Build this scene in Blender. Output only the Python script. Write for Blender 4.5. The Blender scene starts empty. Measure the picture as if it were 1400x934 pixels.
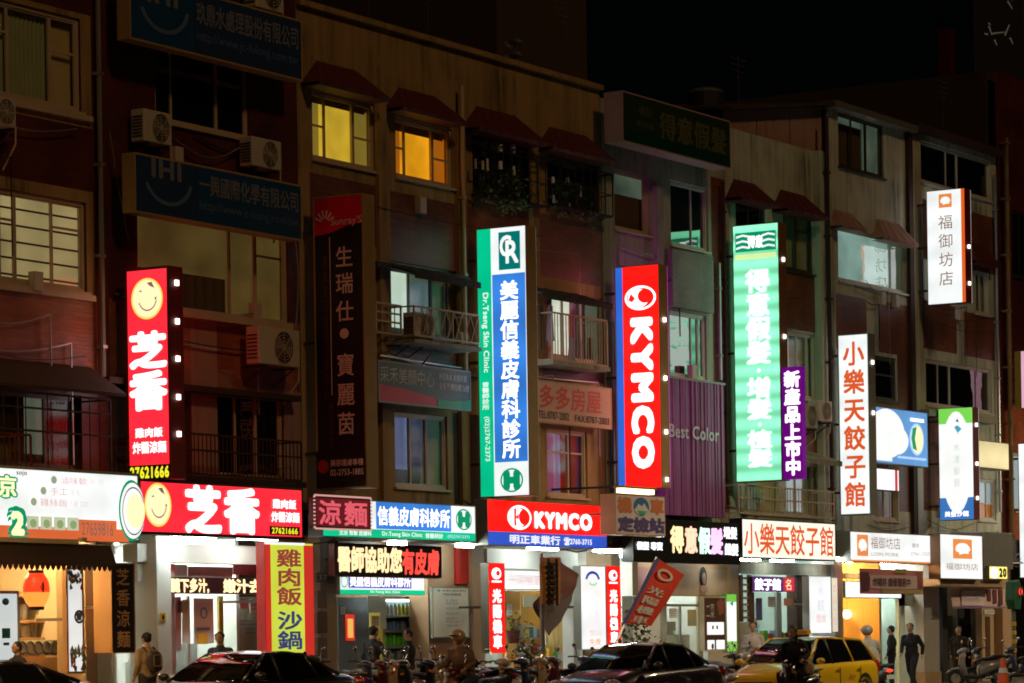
import bpy, math, random
from mathutils import Matrix, Vector
R = random.Random(7)
sc = bpy.context.scene
COL = sc.collection
PI = math.pi

# ---------------------------------------------------------------- camera
CAM = Vector((0.0, -37.4, 1.42))
YAW, ROLL = 0.5515, -0.01546
FW = Vector((math.cos(YAW), math.sin(YAW), 0))
RT0 = Vector((math.sin(YAW), -math.cos(YAW), 0)); UP0 = Vector((0, 0, 1))
RT = RT0*math.cos(ROLL) + UP0*math.sin(ROLL)
UP = -RT0*math.sin(ROLL) + UP0*math.cos(ROLL)
FPX, HX, HY = 4317.0, 700.0, 883.5
cd = bpy.data.cameras.new('camera'); cam = bpy.data.objects.new('camera', cd); COL.objects.link(cam)
mw = Matrix((RT, UP, -FW)).transposed().to_4x4(); mw.translation = CAM
cam.matrix_world = mw
cd.sensor_fit = 'HORIZONTAL'; cd.sensor_width = 36; cd.lens = 36*FPX/1400; cd.shift_y = (HY-467)/1400
cd.clip_start = 0.5; cd.clip_end = 3000
sc.camera = cam

# ---------------------------------------------------------------- world, sun, exposure (night)
w = bpy.data.worlds.new('World'); sc.world = w; w.use_nodes = True
nt = w.node_tree; nt.nodes.clear()
sky = nt.nodes.new('ShaderNodeTexSky'); sky.sky_type = 'NISHITA'; sky.sun_disc = False
SUN_EL, SUN_AZ = math.radians(38), math.radians(205)
sky.sun_elevation = SUN_EL; sky.sun_rotation = SUN_AZ
bg = nt.nodes.new('ShaderNodeBackground'); bg.inputs[1].default_value = 0.00012
out = nt.nodes.new('ShaderNodeOutputWorld')
nt.links.new(sky.outputs[0], bg.inputs[0]); nt.links.new(bg.outputs[0], out.inputs[0])
sl = bpy.data.lights.new('sun', 'SUN'); sl.energy = 0.31; sl.angle = math.radians(6); sl.color = (1.0, 0.60, 0.27)
so = bpy.data.objects.new('sun', sl); COL.objects.link(so)
sd = Vector((math.sin(SUN_AZ)*math.cos(SUN_EL), math.cos(SUN_AZ)*math.cos(SUN_EL), math.sin(SUN_EL)))
so.rotation_euler = sd.to_track_quat('Z', 'Y').to_euler(); so.location = (50, -30, 40)
vs = sc.view_settings
vs.view_transform = 'Standard'; vs.look = 'None'; vs.exposure = 0.0; vs.gamma = 1.0; vs.use_curve_mapping = False
sc.render.engine = 'CYCLES'
cy = sc.cycles
cy.use_denoising = True; cy.pixel_filter_type = 'BLACKMAN_HARRIS'; cy.filter_width = 1.8; cy.max_bounces = 6; cy.diffuse_bounces = 3; cy.glossy_bounces = 3; cy.transparent_max_bounces = 10
cy.sample_clamp_indirect = 6.0; cy.caustics_reflective = False; cy.caustics_refractive = False

# ---------------------------------------------------------------- survey helper: sight line to a vertical plane y = Y
def A(px, py, Y=0.0):
    d = FW*FPX + RT*(px-HX) - UP*(py-HY)
    t = (Y-CAM.y)/d.y
    p = CAM + d*t
    return p.x, p.z
def G(px, Y):                                   # x of a point standing on the ground line at depth Y
    return A(px, 900, Y)[0]
def RC(xl, yt, xr, yb, Y=0.0):
    xm, ym = (xl+xr)/2, (yt+yb)/2
    return A(xl, ym, Y)[0], A(xr, ym, Y)[0], A(xm, yb, Y)[1], A(xm, yt, Y)[1]

# ---------------------------------------------------------------- colour + materials
def lin(c):
    if isinstance(c, str):
        c = tuple(int(c[i:i+2], 16)/255 for i in (0, 2, 4))
        c = tuple(x/12.92 if x <= .04045 else ((x+.055)/1.055)**2.4 for x in c)
    return (c[0], c[1], c[2], 1)
MATS = {}
def newmat(name):
    m = bpy.data.materials.new(name); m.use_nodes = True
    t = m.node_tree; b = t.nodes['Principled BSDF']
    MATS[name] = m
    return m, t, b
def N(t, kind, **kw):
    n = t.nodes.new(kind)
    for k, v in kw.items(): setattr(n, k, v)
    return n
def D(name, col, rough=.6, metal=0, var=.18, scale=3.0, bump=0.0, coat=0, stretch=(1, 1, 1)):
    """plain surface with procedural grain and wear"""
    if name in MATS: return MATS[name]
    m, t, b = newmat(name)
    c = lin(col)
    tc = N(t, 'ShaderNodeTexCoord'); mp = N(t, 'ShaderNodeMapping'); mp.inputs['Scale'].default_value = stretch
    t.links.new(tc.outputs['Object'], mp.inputs[0])
    no = N(t, 'ShaderNodeTexNoise'); no.inputs['Scale'].default_value = scale; no.inputs['Detail'].default_value = 6
    t.links.new(mp.outputs[0], no.inputs['Vector'])
    mx = N(t, 'ShaderNodeMix', data_type='RGBA')
    mx.inputs[6].default_value = tuple(max(0, x*(1-var)) for x in c[:3])+(1,)
    mx.inputs[7].default_value = tuple(min(.95, x*(1+var)) for x in c[:3])+(1,)
    t.links.new(no.outputs[0], mx.inputs[0]); t.links.new(mx.outputs[2], b.inputs['Base Color'])
    b.inputs['Roughness'].default_value = rough; b.inputs['Metallic'].default_value = metal
    if coat: b.inputs['Coat Weight'].default_value = coat; b.inputs['Coat Roughness'].default_value = .04
    if bump:
        bp = N(t, 'ShaderNodeBump'); bp.inputs['Strength'].default_value = bump; bp.inputs['Distance'].default_value = .02
        n2 = N(t, 'ShaderNodeTexNoise'); n2.inputs['Scale'].default_value = scale*8
        t.links.new(mp.outputs[0], n2.inputs['Vector'])
        t.links.new(n2.outputs[0], bp.inputs['Height']); t.links.new(bp.outputs[0], b.inputs['Normal'])
    return m
def PL(name, col, dark=.45, rough=.85):
    """old render with rain streaks and blotches"""
    m, t, b = newmat(name); c = lin(col)
    tc = N(t, 'ShaderNodeTexCoord')
    mp = N(t, 'ShaderNodeMapping'); mp.inputs['Scale'].default_value = (2.2, 2.2, .16); t.links.new(tc.outputs['Object'], mp.inputs[0])
    s1 = N(t, 'ShaderNodeTexNoise'); s1.inputs['Scale'].default_value = 1.6; s1.inputs['Detail'].default_value = 8; s1.inputs['Roughness'].default_value = .65
    t.links.new(mp.outputs[0], s1.inputs['Vector'])
    s2 = N(t, 'ShaderNodeTexNoise'); s2.inputs['Scale'].default_value = .9; s2.inputs['Detail'].default_value = 7
    t.links.new(tc.outputs['Object'], s2.inputs['Vector'])
    r1 = N(t, 'ShaderNodeMapRange'); r1.inputs[1].default_value = .42; r1.inputs[2].default_value = .62; t.links.new(s1.outputs[0], r1.inputs[0])
    r2 = N(t, 'ShaderNodeMapRange'); r2.inputs[1].default_value = .35; r2.inputs[2].default_value = .7; t.links.new(s2.outputs[0], r2.inputs[0])
    mu = N(t, 'ShaderNodeMath', operation='MULTIPLY'); t.links.new(r1.outputs[0], mu.inputs[0]); t.links.new(r2.outputs[0], mu.inputs[1])
    mx = N(t, 'ShaderNodeMix', data_type='RGBA')
    mx.inputs[6].default_value = c; mx.inputs[7].default_value = tuple(x*dark for x in c[:3])+(1,)
    t.links.new(mu.outputs[0], mx.inputs[0]); t.links.new(mx.outputs[2], b.inputs['Base Color'])
    b.inputs['Roughness'].default_value = rough
    bp = N(t, 'ShaderNodeBump'); bp.inputs['Strength'].default_value = .35; bp.inputs['Distance'].default_value = .03
    n3 = N(t, 'ShaderNodeTexNoise'); n3.inputs['Scale'].default_value = 14; t.links.new(tc.outputs['Object'], n3.inputs['Vector'])
    t.links.new(n3.outputs[0], bp.inputs['Height']); t.links.new(bp.outputs[0], b.inputs['Normal'])
    return m
def BR(name, c1, c2, mortar, bw=.22, bh=.07, rough=.45):
    """small facing tiles, too fine to tell apart from the road"""
    m, t, b = newmat(name)
    tc = N(t, 'ShaderNodeTexCoord'); sx = N(t, 'ShaderNodeSeparateXYZ'); t.links.new(tc.outputs['Object'], sx.inputs[0])
    ad = N(t, 'ShaderNodeMath', operation='ADD'); t.links.new(sx.outputs[0], ad.inputs[0]); t.links.new(sx.outputs[1], ad.inputs[1])
    cx = N(t, 'ShaderNodeCombineXYZ'); t.links.new(ad.outputs[0], cx.inputs[0]); t.links.new(sx.outputs[2], cx.inputs[1])
    br = N(t, 'ShaderNodeTexBrick'); br.inputs['Color1'].default_value = lin(c1); br.inputs['Color2'].default_value = lin(c2)
    br.inputs['Mortar'].default_value = lin(mortar); br.inputs['Scale'].default_value = 1; br.inputs['Mortar Size'].default_value = .008
    br.inputs['Brick Width'].default_value = bw; br.inputs['Row Height'].default_value = bh; br.inputs['Bias'].default_value = 0
    t.links.new(cx.outputs[0], br.inputs['Vector'])
    no = N(t, 'ShaderNodeTexNoise'); no.inputs['Scale'].default_value = .8; no.inputs['Detail'].default_value = 6; t.links.new(tc.outputs['Object'], no.inputs['Vector'])
    hs = N(t, 'ShaderNodeHueSaturation'); mr = N(t, 'ShaderNodeMapRange'); mr.inputs[1].default_value = .3; mr.inputs[2].default_value = .7; mr.inputs[3].default_value = .5; mr.inputs[4].default_value = 1.35
    t.links.new(no.outputs[0], mr.inputs[0]); t.links.new(mr.outputs[0], hs.inputs['Value']); t.links.new(br.outputs[0], hs.inputs['Color'])
    t.links.new(hs.outputs[0], b.inputs['Base Color']); b.inputs['Roughness'].default_value = rough
    bp = N(t, 'ShaderNodeBump'); bp.inputs['Strength'].default_value = .5; bp.inputs['Distance'].default_value = .01; bp.invert = True
    t.links.new(br.outputs['Fac'], bp.inputs['Height']); t.links.new(bp.outputs[0], b.inputs['Normal'])
    return m
def E(name, col, s=1.0, sample=True, tubes=None, var=.12):
    """translucent face of a lit box: uneven lamps behind it"""
    if name in MATS: return MATS[name]
    m, t, b = newmat(name); c = lin(col)
    b.inputs['Base Color'].default_value = tuple(x*.5 for x in c[:3])+(1,); b.inputs['Roughness'].default_value = .35
    b.inputs['Emission Color'].default_value = c
    tc = N(t, 'ShaderNodeTexCoord')
    no = N(t, 'ShaderNodeTexNoise'); no.inputs['Scale'].default_value = .9; no.inputs['Detail'].default_value = 2; t.links.new(tc.outputs['Object'], no.inputs['Vector'])
    mr = N(t, 'ShaderNodeMapRange'); mr.inputs[1].default_value = .3; mr.inputs[2].default_value = .7
    mr.inputs[3].default_value = s*(1-var); mr.inputs[4].default_value = s*(1+var); t.links.new(no.outputs[0], mr.inputs[0])
    last = mr.outputs[0]
    if tubes:
        sx = N(t, 'ShaderNodeSeparateXYZ'); t.links.new(tc.outputs['Object'], sx.inputs[0])
        mu = N(t, 'ShaderNodeMath', operation='MULTIPLY'); mu.inputs[1].default_value = 2*PI/tubes[0]; t.links.new(sx.outputs[2], mu.inputs[0])
        si = N(t, 'ShaderNodeMath', operation='SINE'); t.links.new(mu.outputs[0], si.inputs[0])
        m2 = N(t, 'ShaderNodeMapRange'); m2.inputs[1].default_value = -1; m2.inputs[2].default_value = 1; m2.inputs[3].default_value = 1-tubes[1]; m2.inputs[4].default_value = 1+tubes[1]
        t.links.new(si.outputs[0], m2.inputs[0])
        m3 = N(t, 'ShaderNodeMath', operation='MULTIPLY'); t.links.new(last, m3.inputs[0]); t.links.new(m2.outputs[0], m3.inputs[1]); last = m3.outputs[0]
    t.links.new(last, b.inputs['Emission Strength'])
    if not sample: m.cycles.emission_sampling = 'NONE'
    return m
def T(name, col, s=1.0): return E(name, col, s, sample=False, var=.05)
def GL(name, tint=(.9, .95, .93), refl=1.6, wob=.012, dark=None, rough=.015):
    """window glass: mirror by Fresnel over clear (or over a dark room)"""
    m, t, b = newmat(name)
    # Schlick reflectance, the same from both sides of the pane
    f0 = min(.35, ((refl-1)/(refl+1))**2*1.9)
    ge = N(t, 'ShaderNodeNewGeometry'); dt = N(t, 'ShaderNodeVectorMath', operation='DOT_PRODUCT'); t.links.new(ge.outputs['Incoming'], dt.inputs[0]); t.links.new(ge.outputs['Normal'], dt.inputs[1])
    ab = N(t, 'ShaderNodeMath', operation='ABSOLUTE'); t.links.new(dt.outputs['Value'], ab.inputs[0])
    iv = N(t, 'ShaderNodeMath', operation='SUBTRACT'); iv.inputs[0].default_value = 1; t.links.new(ab.outputs[0], iv.inputs[1])
    pw = N(t, 'ShaderNodeMath', operation='POWER'); t.links.new(iv.outputs[0], pw.inputs[0]); pw.inputs[1].default_value = 4
    fr = N(t, 'ShaderNodeMath', operation='MULTIPLY_ADD'); t.links.new(pw.outputs[0], fr.inputs[0]); fr.inputs[1].default_value = 1-f0; fr.inputs[2].default_value = f0
    gl = N(t, 'ShaderNodeBsdfGlossy'); gl.inputs['Roughness'].default_value = rough
    if dark is None:
        tr = N(t, 'ShaderNodeBsdfTransparent'); tr.inputs[0].default_value = tint+(1,)
    else:
        tr = N(t, 'ShaderNodeBsdfDiffuse'); tr.inputs[0].default_value = lin(dark)
    tc = N(t, 'ShaderNodeTexCoord'); no = N(t, 'ShaderNodeTexNoise'); no.inputs['Scale'].default_value = 1.3; t.links.new(tc.outputs['Object'], no.inputs['Vector'])
    bp = N(t, 'ShaderNodeBump'); bp.inputs['Strength'].default_value = 1; bp.inputs['Distance'].default_value = wob
    t.links.new(no.outputs[0], bp.inputs['Height']); t.links.new(bp.outputs[0], gl.inputs['Normal'])
    mx = N(t, 'ShaderNodeMixShader'); t.links.new(fr.outputs[0], mx.inputs[0]); t.links.new(tr.outputs[0], mx.inputs[1]); t.links.new(gl.outputs[0], mx.inputs[2])
    t.links.new(mx.outputs[0], t.nodes['Material Output'].inputs[0])
    return m

# ---------------------------------------------------------------- mesh helpers
def _par(o, p):
    COL.objects.link(o)
    if p is not None: o.parent = p
class MB:
    def __init__(s, off=(0, 0, 0)): s.v = []; s.f = []; s.m = []; s.o = off
    def add(s, vs_, fs, mi=0):
        b = len(s.v); o = s.o
        s.v += [(x-o[0], y-o[1], z-o[2]) for x, y, z in vs_]
        s.f += [tuple(i+b for i in f) for f in fs]; s.m += [mi]*len(fs); return s
    def box(s, x0, x1, y0, y1, z0, z1, mi=0):
        return s.add([(x0, y0, z0), (x1, y0, z0), (x1, y1, z0), (x0, y1, z0), (x0, y0, z1), (x1, y0, z1), (x1, y1, z1), (x0, y1, z1)],
                     [(0, 3, 2, 1), (4, 5, 6, 7), (0, 1, 5, 4), (1, 2, 6, 5), (2, 3, 7, 6), (3, 0, 4, 7)], mi)
    def quad(s, a, b, c, d, mi=0): return s.add([a, b, c, d], [(0, 1, 2, 3)], mi)
    def cone(s, p0, r0, p1, r1, n=8, mi=0, caps=True):
        p0, p1 = Vector(p0), Vector(p1); d = (p1-p0)
        if d.length < 1e-6: return s
        d.normalize(); a = d.orthogonal().normalized(); b = d.cross(a)
        vs_ = []
        for p, r in ((p0, r0), (p1, r1)):
            for i in range(n):
                t = 2*PI*i/n; vs_.append(tuple(p+a*(r*math.cos(t))+b*(r*math.sin(t))))
        fs = [(i, (i+1) % n, n+(i+1) % n, n+i) for i in range(n)]
        if caps: fs += [tuple(range(n))[::-1], tuple(range(n, 2*n))]
        return s.add(vs_, fs, mi)
    def tube(s, pts, r, n=6, mi=0):
        for a, b in zip(pts, pts[1:]): s.cone(a, r, b, r, n, mi)
        return s
    def ell(s, c, r, nu=12, nv=8, mi=0, rot=None):
        vs_ = []
        for j in range(nv+1):
            ph = PI*j/nv
            for i in range(nu):
                th = 2*PI*i/nu
                p = Vector((r[0]*math.sin(ph)*math.cos(th), r[1]*math.sin(ph)*math.sin(th), r[2]*math.cos(ph)))
                if rot: p = rot @ p
                vs_.append((c[0]+p.x, c[1]+p.y, c[2]+p.z))
        fs = [(j*nu+i, (j+1)*nu+i, (j+1)*nu+(i+1) % nu, j*nu+(i+1) % nu) for j in range(nv) for i in range(nu)]
        return s.add(vs_, fs, mi)
    def ring(s, c, R0, r, axis='y', n=20, k=6, mi=0):
        vs_ = []
        for i in range(n):
            t = 2*PI*i/n
            for j in range(k):
                q = 2*PI*j/k; rad = R0+r*math.cos(q); h = r*math.sin(q)
                x, z = rad*math.cos(t), rad*math.sin(t)
                p = {'y': (x, h, z), 'x': (h, x, z), 'z': (x, z, h)}[axis]
                vs_.append((c[0]+p[0], c[1]+p[1], c[2]+p[2]))
        fs = [(i*k+j, ((i+1) % n)*k+j, ((i+1) % n)*k+(j+1) % k, i*k+(j+1) % k) for i in range(n) for j in range(k)]
        return s.add(vs_, fs, mi)
    def loft(s, secs, n=12, mi=0, axis='x'):
        """secs: (pos, centre y, centre z, half y, half z, power)"""
        vs_ = []
        for (x, yc, zc, hy, hz, e) in secs:
            for i in range(n):
                t = 2*PI*i/n; c, q = math.cos(t), math.sin(t)
                y = yc+hy*math.copysign(abs(c)**e, c); z = zc+hz*math.copysign(abs(q)**e, q)
                vs_.append((x, y, z) if axis == 'x' else ((y, x, z) if axis == 'y' else (y, z, x)))
        fs = []
        for k in range(len(secs)-1):
            for i in range(n): fs.append((k*n+i, k*n+(i+1) % n, (k+1)*n+(i+1) % n, (k+1)*n+i))
        fs += [tuple(range(n))[::-1], tuple(range((len(secs)-1)*n, len(secs)*n))]
        return s.add(vs_, fs, mi)
    def mesh(s, name, mats):
        me = bpy.data.meshes.new(name); me.from_pydata(s.v, [], s.f)
        for m in (mats if isinstance(mats, (list, tuple)) else [mats]): me.materials.append(m)
        if any(s.m): me.polygons.foreach_set('material_index', s.m)
        me.update(); return me
    def build(s, name, mats, parent=None, smooth=False, bevel=0, subsurf=0, weld=False):
        me = s.mesh(name, mats)
        if smooth: me.polygons.foreach_set('use_smooth', [True]*len(me.polygons))
        o = bpy.data.objects.new(name, me); _par(o, parent)
        if bevel:
            b = o.modifiers.new('bevel', 'BEVEL'); b.width = bevel; b.segments = 2; b.limit_method = 'ANGLE'
        if subsurf:
            b = o.modifiers.new('sub', 'SUBSURF'); b.levels = b.render_levels = subsurf
        return o
def thing(name, label, cat, loc=(0, 0, 0), rz=0.0, group=None):
    o = bpy.data.objects.new(name, None); COL.objects.link(o); o.location = loc; o.rotation_euler = (0, 0, rz)
    o.empty_display_size = .2
    o['label'] = label; o['category'] = cat
    if group: o['group'] = group
    return o
def copy_tree(o, parent=None):
    c = o.copy(); COL.objects.link(c)
    if parent is not None: c.parent = parent
    for ch in o.children: copy_tree(ch, c)
    return c
def struct(o): o['kind'] = 'structure'; return o

# ---------------------------------------------------------------- lettering
_gc = {}
def glyph(s, bold):
    k = (s, bold)
    if k not in _gc:
        c = bpy.data.curves.new('t', 'FONT'); c.body = s; c.resolution_u = 3
        if not cjk(s): c.space_character = 1+bold*4.5
        o = bpy.data.objects.new('t', c); COL.objects.link(o)
        dg = bpy.context.evaluated_depsgraph_get()
        me = bpy.data.meshes.new_from_object(o.evaluated_get(dg))
        _gc[k] = ([(v.co.x, v.co.y) for v in me.vertices], [tuple(p.vertices) for p in me.polygons])
        bpy.data.objects.remove(o); bpy.data.curves.remove(c); bpy.data.meshes.remove(me)
    return _gc[k]
def cjk(s): return any(ord(ch) > 0x2e00 for ch in s)
def put(mb, s, rect, y, bold=.0, rot=False, mi=0, slant=0.0):
    """write s into rect=(x0,z0,x1,z1) at local depth y"""
    v, f = glyph(s, bold)
    if not v: return
    if cjk(s):
        bx = (0.02, -.1, len(s)-.02, .86)
    else:
        xs = [p[0] for p in v]; ys = [p[1] for p in v]; bx = (min(xs), min(ys), max(xs), max(ys))
    x0, z0, x1, z1 = rect
    # heavier strokes: the same outline laid a hair's breadth beside itself
    sh = [(0, 0)]
    if bold > .004:
        k = bold*1.1; sh = [(-k, -k), (k, -k), (k, k), (-k, k)]+([(0, k*1.3), (0, -k*1.3), (k*1.3, 0), (-k*1.3, 0)] if bold > .025 else [])
    for i, (dx, dz) in enumerate(sh):
        out_ = []
        for a, b in v:
            u = (a+dx-bx[0])/(bx[2]-bx[0]); t = (b+dz-bx[1])/(bx[3]-bx[1])
            if rot: u, t = t, 1-u
            out_.append((x0+(u+slant*t)*(x1-x0), y-i*.00018, z0+t*(z1-z0)))
        mb.add(out_, f, mi)
def vput(mb, s, rect, y, bold=0, gap=.06, mi=0):
    x0, z0, x1, z1 = rect; n = len(s); h = (z1-z0)/n
    for i, ch in enumerate(s):
        if ch == ' ': continue
        put(mb, ch, (x0, z1-(i+1)*h+h*gap/2, x1, z1-i*h-h*gap/2), y, bold, mi=mi)

# ---------------------------------------------------------------- signs
def fill_sign(root, W, H, items, y0=-.006):
    """items in fractions of the face, v measured from the top"""
    k = 0
    for it in items:
        k += 1; y = y0-.0022*k; kind = it[0]
        def rc(r): return (-W/2+r[0]*W, H-r[3]*H, -W/2+r[2]*W, H-r[1]*H)
        b = MB()
        if kind in 'tTvR' and len(kind) == 1:
            _, s, r, m = it[:4]; bold = it[4] if len(it) > 4 else .012
            if kind == 't': put(b, s, rc(r), y, bold)
            elif kind == 'v': vput(b, s, rc(r), y, bold, it[5] if len(it) > 5 else .06)
            elif kind == 'R': put(b, s, rc(r), y, bold, rot=True)
            o = b.build('lettering', m, root)
        elif kind == 'r':
            x0, z0, x1, z1 = rc(it[1]); b.box(x0, x1, y, y0-.0022*(k-1)+.0004, z0, z1); b.build(it[3] if len(it) > 3 else 'panel', it[2], root)
        elif kind == 'e':
            x0, z0, x1, z1 = rc(it[1]); n = 28
            b.add([((x0+x1)/2+(x1-x0)/2*math.cos(2*PI*i/n), y, (z0+z1)/2+(z1-z0)/2*math.sin(2*PI*i/n)) for i in range(n)], [tuple(range(n))[::-1]])
            b.build(it[3] if len(it) > 3 else 'emblem', it[2], root)
        elif kind == 'o':                       # elliptical band: rect, mat, thickness
            x0, z0, x1, z1 = rc(it[1]); n = 28; th = it[3]; a0, a1 = (it[4] if len(it) > 4 else (0, 2*PI))
            vs_ = []
            for i in range(n+1):
                a = a0+(a1-a0)*i/n
                for q in (1, 1-th): vs_.append(((x0+x1)/2+q*(x1-x0)/2*math.cos(a), y, (z0+z1)/2+q*(z1-z0)/2*math.sin(a)))
            b.add(vs_, [(2*i, 2*i+1, 2*i+3, 2*i+2) for i in range(n)]); b.build('emblem', it[2], root)
        elif kind == 'p':                       # polygon points
            b.add([(-W/2+u*W, y, H-v*H) for u, v in it[1]], [tuple(range(len(it[1])))]); b.build(it[3] if len(it) > 3 else 'emblem', it[2], root)
def sign(label, px, Y=-.6, depth=.3, mode='par', face=None, frame=None, items=(), name='shop_sign', cat='shop sign', group=None, rim=.05, legs=True, clips=None, back=None):
    xl, yt, xr, yb = px; ym = (yt+yb)/2; xm = (xl+xr)/2
    if mode == 'par':
        x0, x1, z0, z1 = RC(xl, yt, xr, yb, Y); W, H = x1-x0, z1-z0
        root = thing(name, label, cat, ((x0+x1)/2, Y, z0), 0, group)
    else:                                       # stands out from the wall; Y = inner edge
        X = A(xl, ym, Y)[0]
        lo, hi = .01, 6.0
        for _ in range(40):                     # width so that the outer edge falls on xr
            md = (lo+hi)/2
            sx2 = A(xr, ym, Y-md)[0]
            if sx2 > X: lo = md
            else: hi = md
        W = (lo+hi)/2
        pm = Vector((X, Y-W/2, 0)); z1 = A(xm, yt, Y-W/2)[1]; z0 = A(xm, yb, Y-W/2)[1]; H = z1-z0
        root = thing(name, label, cat, (X, Y-W/2, z0), -PI/2, group)
    b = MB(); b.box(-W/2, W/2, .012, depth, 0, H); b.build('housing', frame, root, bevel=.012)
    r = rim
    e = MB()
    e.box(-W/2-.004, -W/2+r, -.012, .03, 0, H); e.box(W/2-r, W/2+.004, -.012, .03, 0, H)
    e.box(-W/2+r, W/2-r, -.012, .03, H-r, H+.003); e.box(-W/2+r, W/2-r, -.012, .03, -.003, r)
    if rim: e.build('rim', frame, root)
    f = MB(); f.box(-W/2+r*.6, W/2-r*.6, -.004, .011, r*.6, H-r*.6); f.build('face', face, root)
    if mode != 'par':                           # these signs are lit on both sides
        f = MB(); f.box(-W/2+r*.6, W/2-r*.6, depth+.001, depth+.012, r*.6, H-r*.6); f.build('face', back or face, root)
    if legs:
        ms = D('bracket_steel', '5a5048', .5, .4)
        if mode == 'par':
            for u in (-.35, .35):
                g = MB(); g.box(u*W-.025, u*W+.025, depth+.001, max(depth+.05, -Y), H*.5, H*.5+.05); g.build('bracket', ms, root)
        else:
            for q in (.12, .5, .88): g = MB(); g.box(-W/2+Y-.02, -W/2+.02, .08, .14, q*H, q*H+.06); g.build('bracket', ms, root)
    if clips:
        clips = [q+R.uniform(-.012, .012) for q in clips if R.random() < .85]
    if clips:                                   # bright lamp clips on the outer edge of a standing sign
        for q in clips:
            c = MB(); c.box(W/2+.001, W/2+.04, depth*.4, depth*.6, q*H-.05, q*H+.05); c.build('edge_lamp', MATS['clip'], root)
    fill_sign(root, W, H, items)
    return root, W, H

# ================================================================ materials of the place
M = MATS
M['asphalt'] = D('asphalt', (.045, .045, .047), .55, var=.3, scale=30, bump=.3)
M['paving'] = D('paving', (.22, .19, .17), .6, var=.25, scale=8, bump=.2)
M['kerbstone'] = D('kerbstone', (.3, .3, .28), .7, scale=12)
M['paint'] = D('paint', (.7, .7, .68), .6, var=.15, scale=20)
BR('tile_red', (.13, .016, .010), (.085, .012, .008), (.06, .025, .02))
BR('tile_orange', (.46, .11, .035), (.33, .07, .025), (.24, .09, .05), .24, .075)
BR('tile_brown', (.24, .068, .03), (.16, .045, .02), (.13, .06, .035))
BR('mosaic_grey', (.32, .31, .25), (.25, .25, .2), (.2, .2, .17), .1, .05, .6)
PL('plaster_ochre', (.38, .24, .09), .3)
PL('plaster_grey', (.40, .39, .31), .35)
PL('plaster_pale', (.58, .60, .48), .3)
PL('plaster_pink', (.42, .24, .20), .6)
PL('plaster_dark', (.05, .026, .016), .6)
PL('concrete_black', (.05, .045, .04), .6)
D('hood_tile', (.10, .012, .010), .6, scale=5, var=.4, bump=.4)
D('frame_cream', (.55, .42, .28), .45)
D('frame_white', (.62, .60, .52), .4)
D('frame_dark', (.09, .08, .07), .4, .5)
D('alu', (.45, .44, .42), .35, .7)
D('steel_black', (.03, .03, .03), .5, .3)
D('sign_brown', (.26, .13, .06), .5, .1)
D('sign_red_side', (.20, .012, .012), .5)
D('sign_tan', (.42, .28, .12), .5, .1)
D('sign_grey', (.30, .31, .28), .5, .2)
D('sign_black', (.012, .010, .012), .45)
D('sign_pink', (.45, .30, .27), .5)
D('ac_white', (.58, .50, .40), .5, var=.1)
D('ac_black', (.03, .025, .02), .5)
D('cable_black', (.012, .012, .012), .6)
D('wood', (.38, .20, .08), .5, var=.3, scale=3, stretch=(1, 1, .2))
D('wood_dark', (.09, .04, .02), .5, var=.3, scale=3)
D('white_wall', (.72, .74, .70), .5, var=.05)
D('cream_wall', (.60, .50, .34), .55, var=.08)
D('canvas_black', (.035, .02, .014), .8, scale=6)
D('cloth_lilac', (.45, .40, .60), .8)
D('louvre', (.62, .56, .38), .4, var=.08)
D('leaf', (.08, .16, .035), .5, var=.4, scale=20)
D('bark', (.09, .06, .04), .8)
GL('glass_dark', dark=(.006, .006, .006), refl=1.75)
GL('glass_mirror', dark=(.02, .03, .028), refl=2.6, wob=.004)
GL('glass_clear', refl=1.38, rough=.16)
E('clip', (1, .95, .85), 3.5)
E('tube', (.94, 1.0, .90), 90); E('tube_front', (.92, 1.0, .93), 30)
E('tube_warm', (1, .64, .26), 190); E('tube_front_warm', (1, .66, .32), 50)
D('tin', (.40, .40, .40), .35, .8)

# ================================================================ ground
g = MB(); g.box(-300, 700, -400, 400, -.3, 0); struct(g.build('road', M['asphalt']))
g = MB(); g.box(-60, 330, -4.2, 14, .004, .14); struct(g.build('pavement', M['paving']))
g = MB(); g.box(-60, 330, -4.38, -4.203, .002, .15); struct(g.build('kerb', M['kerbstone']))
g = MB()
for yy in (-7.6, -11.2, -18.8): g.box(-60, 330, yy-.06, yy+.06, .001, .005)
for i in range(60): g.box(-40+i*6, -37+i*6, -15.1, -14.98, .001, .005)
struct(g.build('lane_markings', M['paint']))

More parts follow.
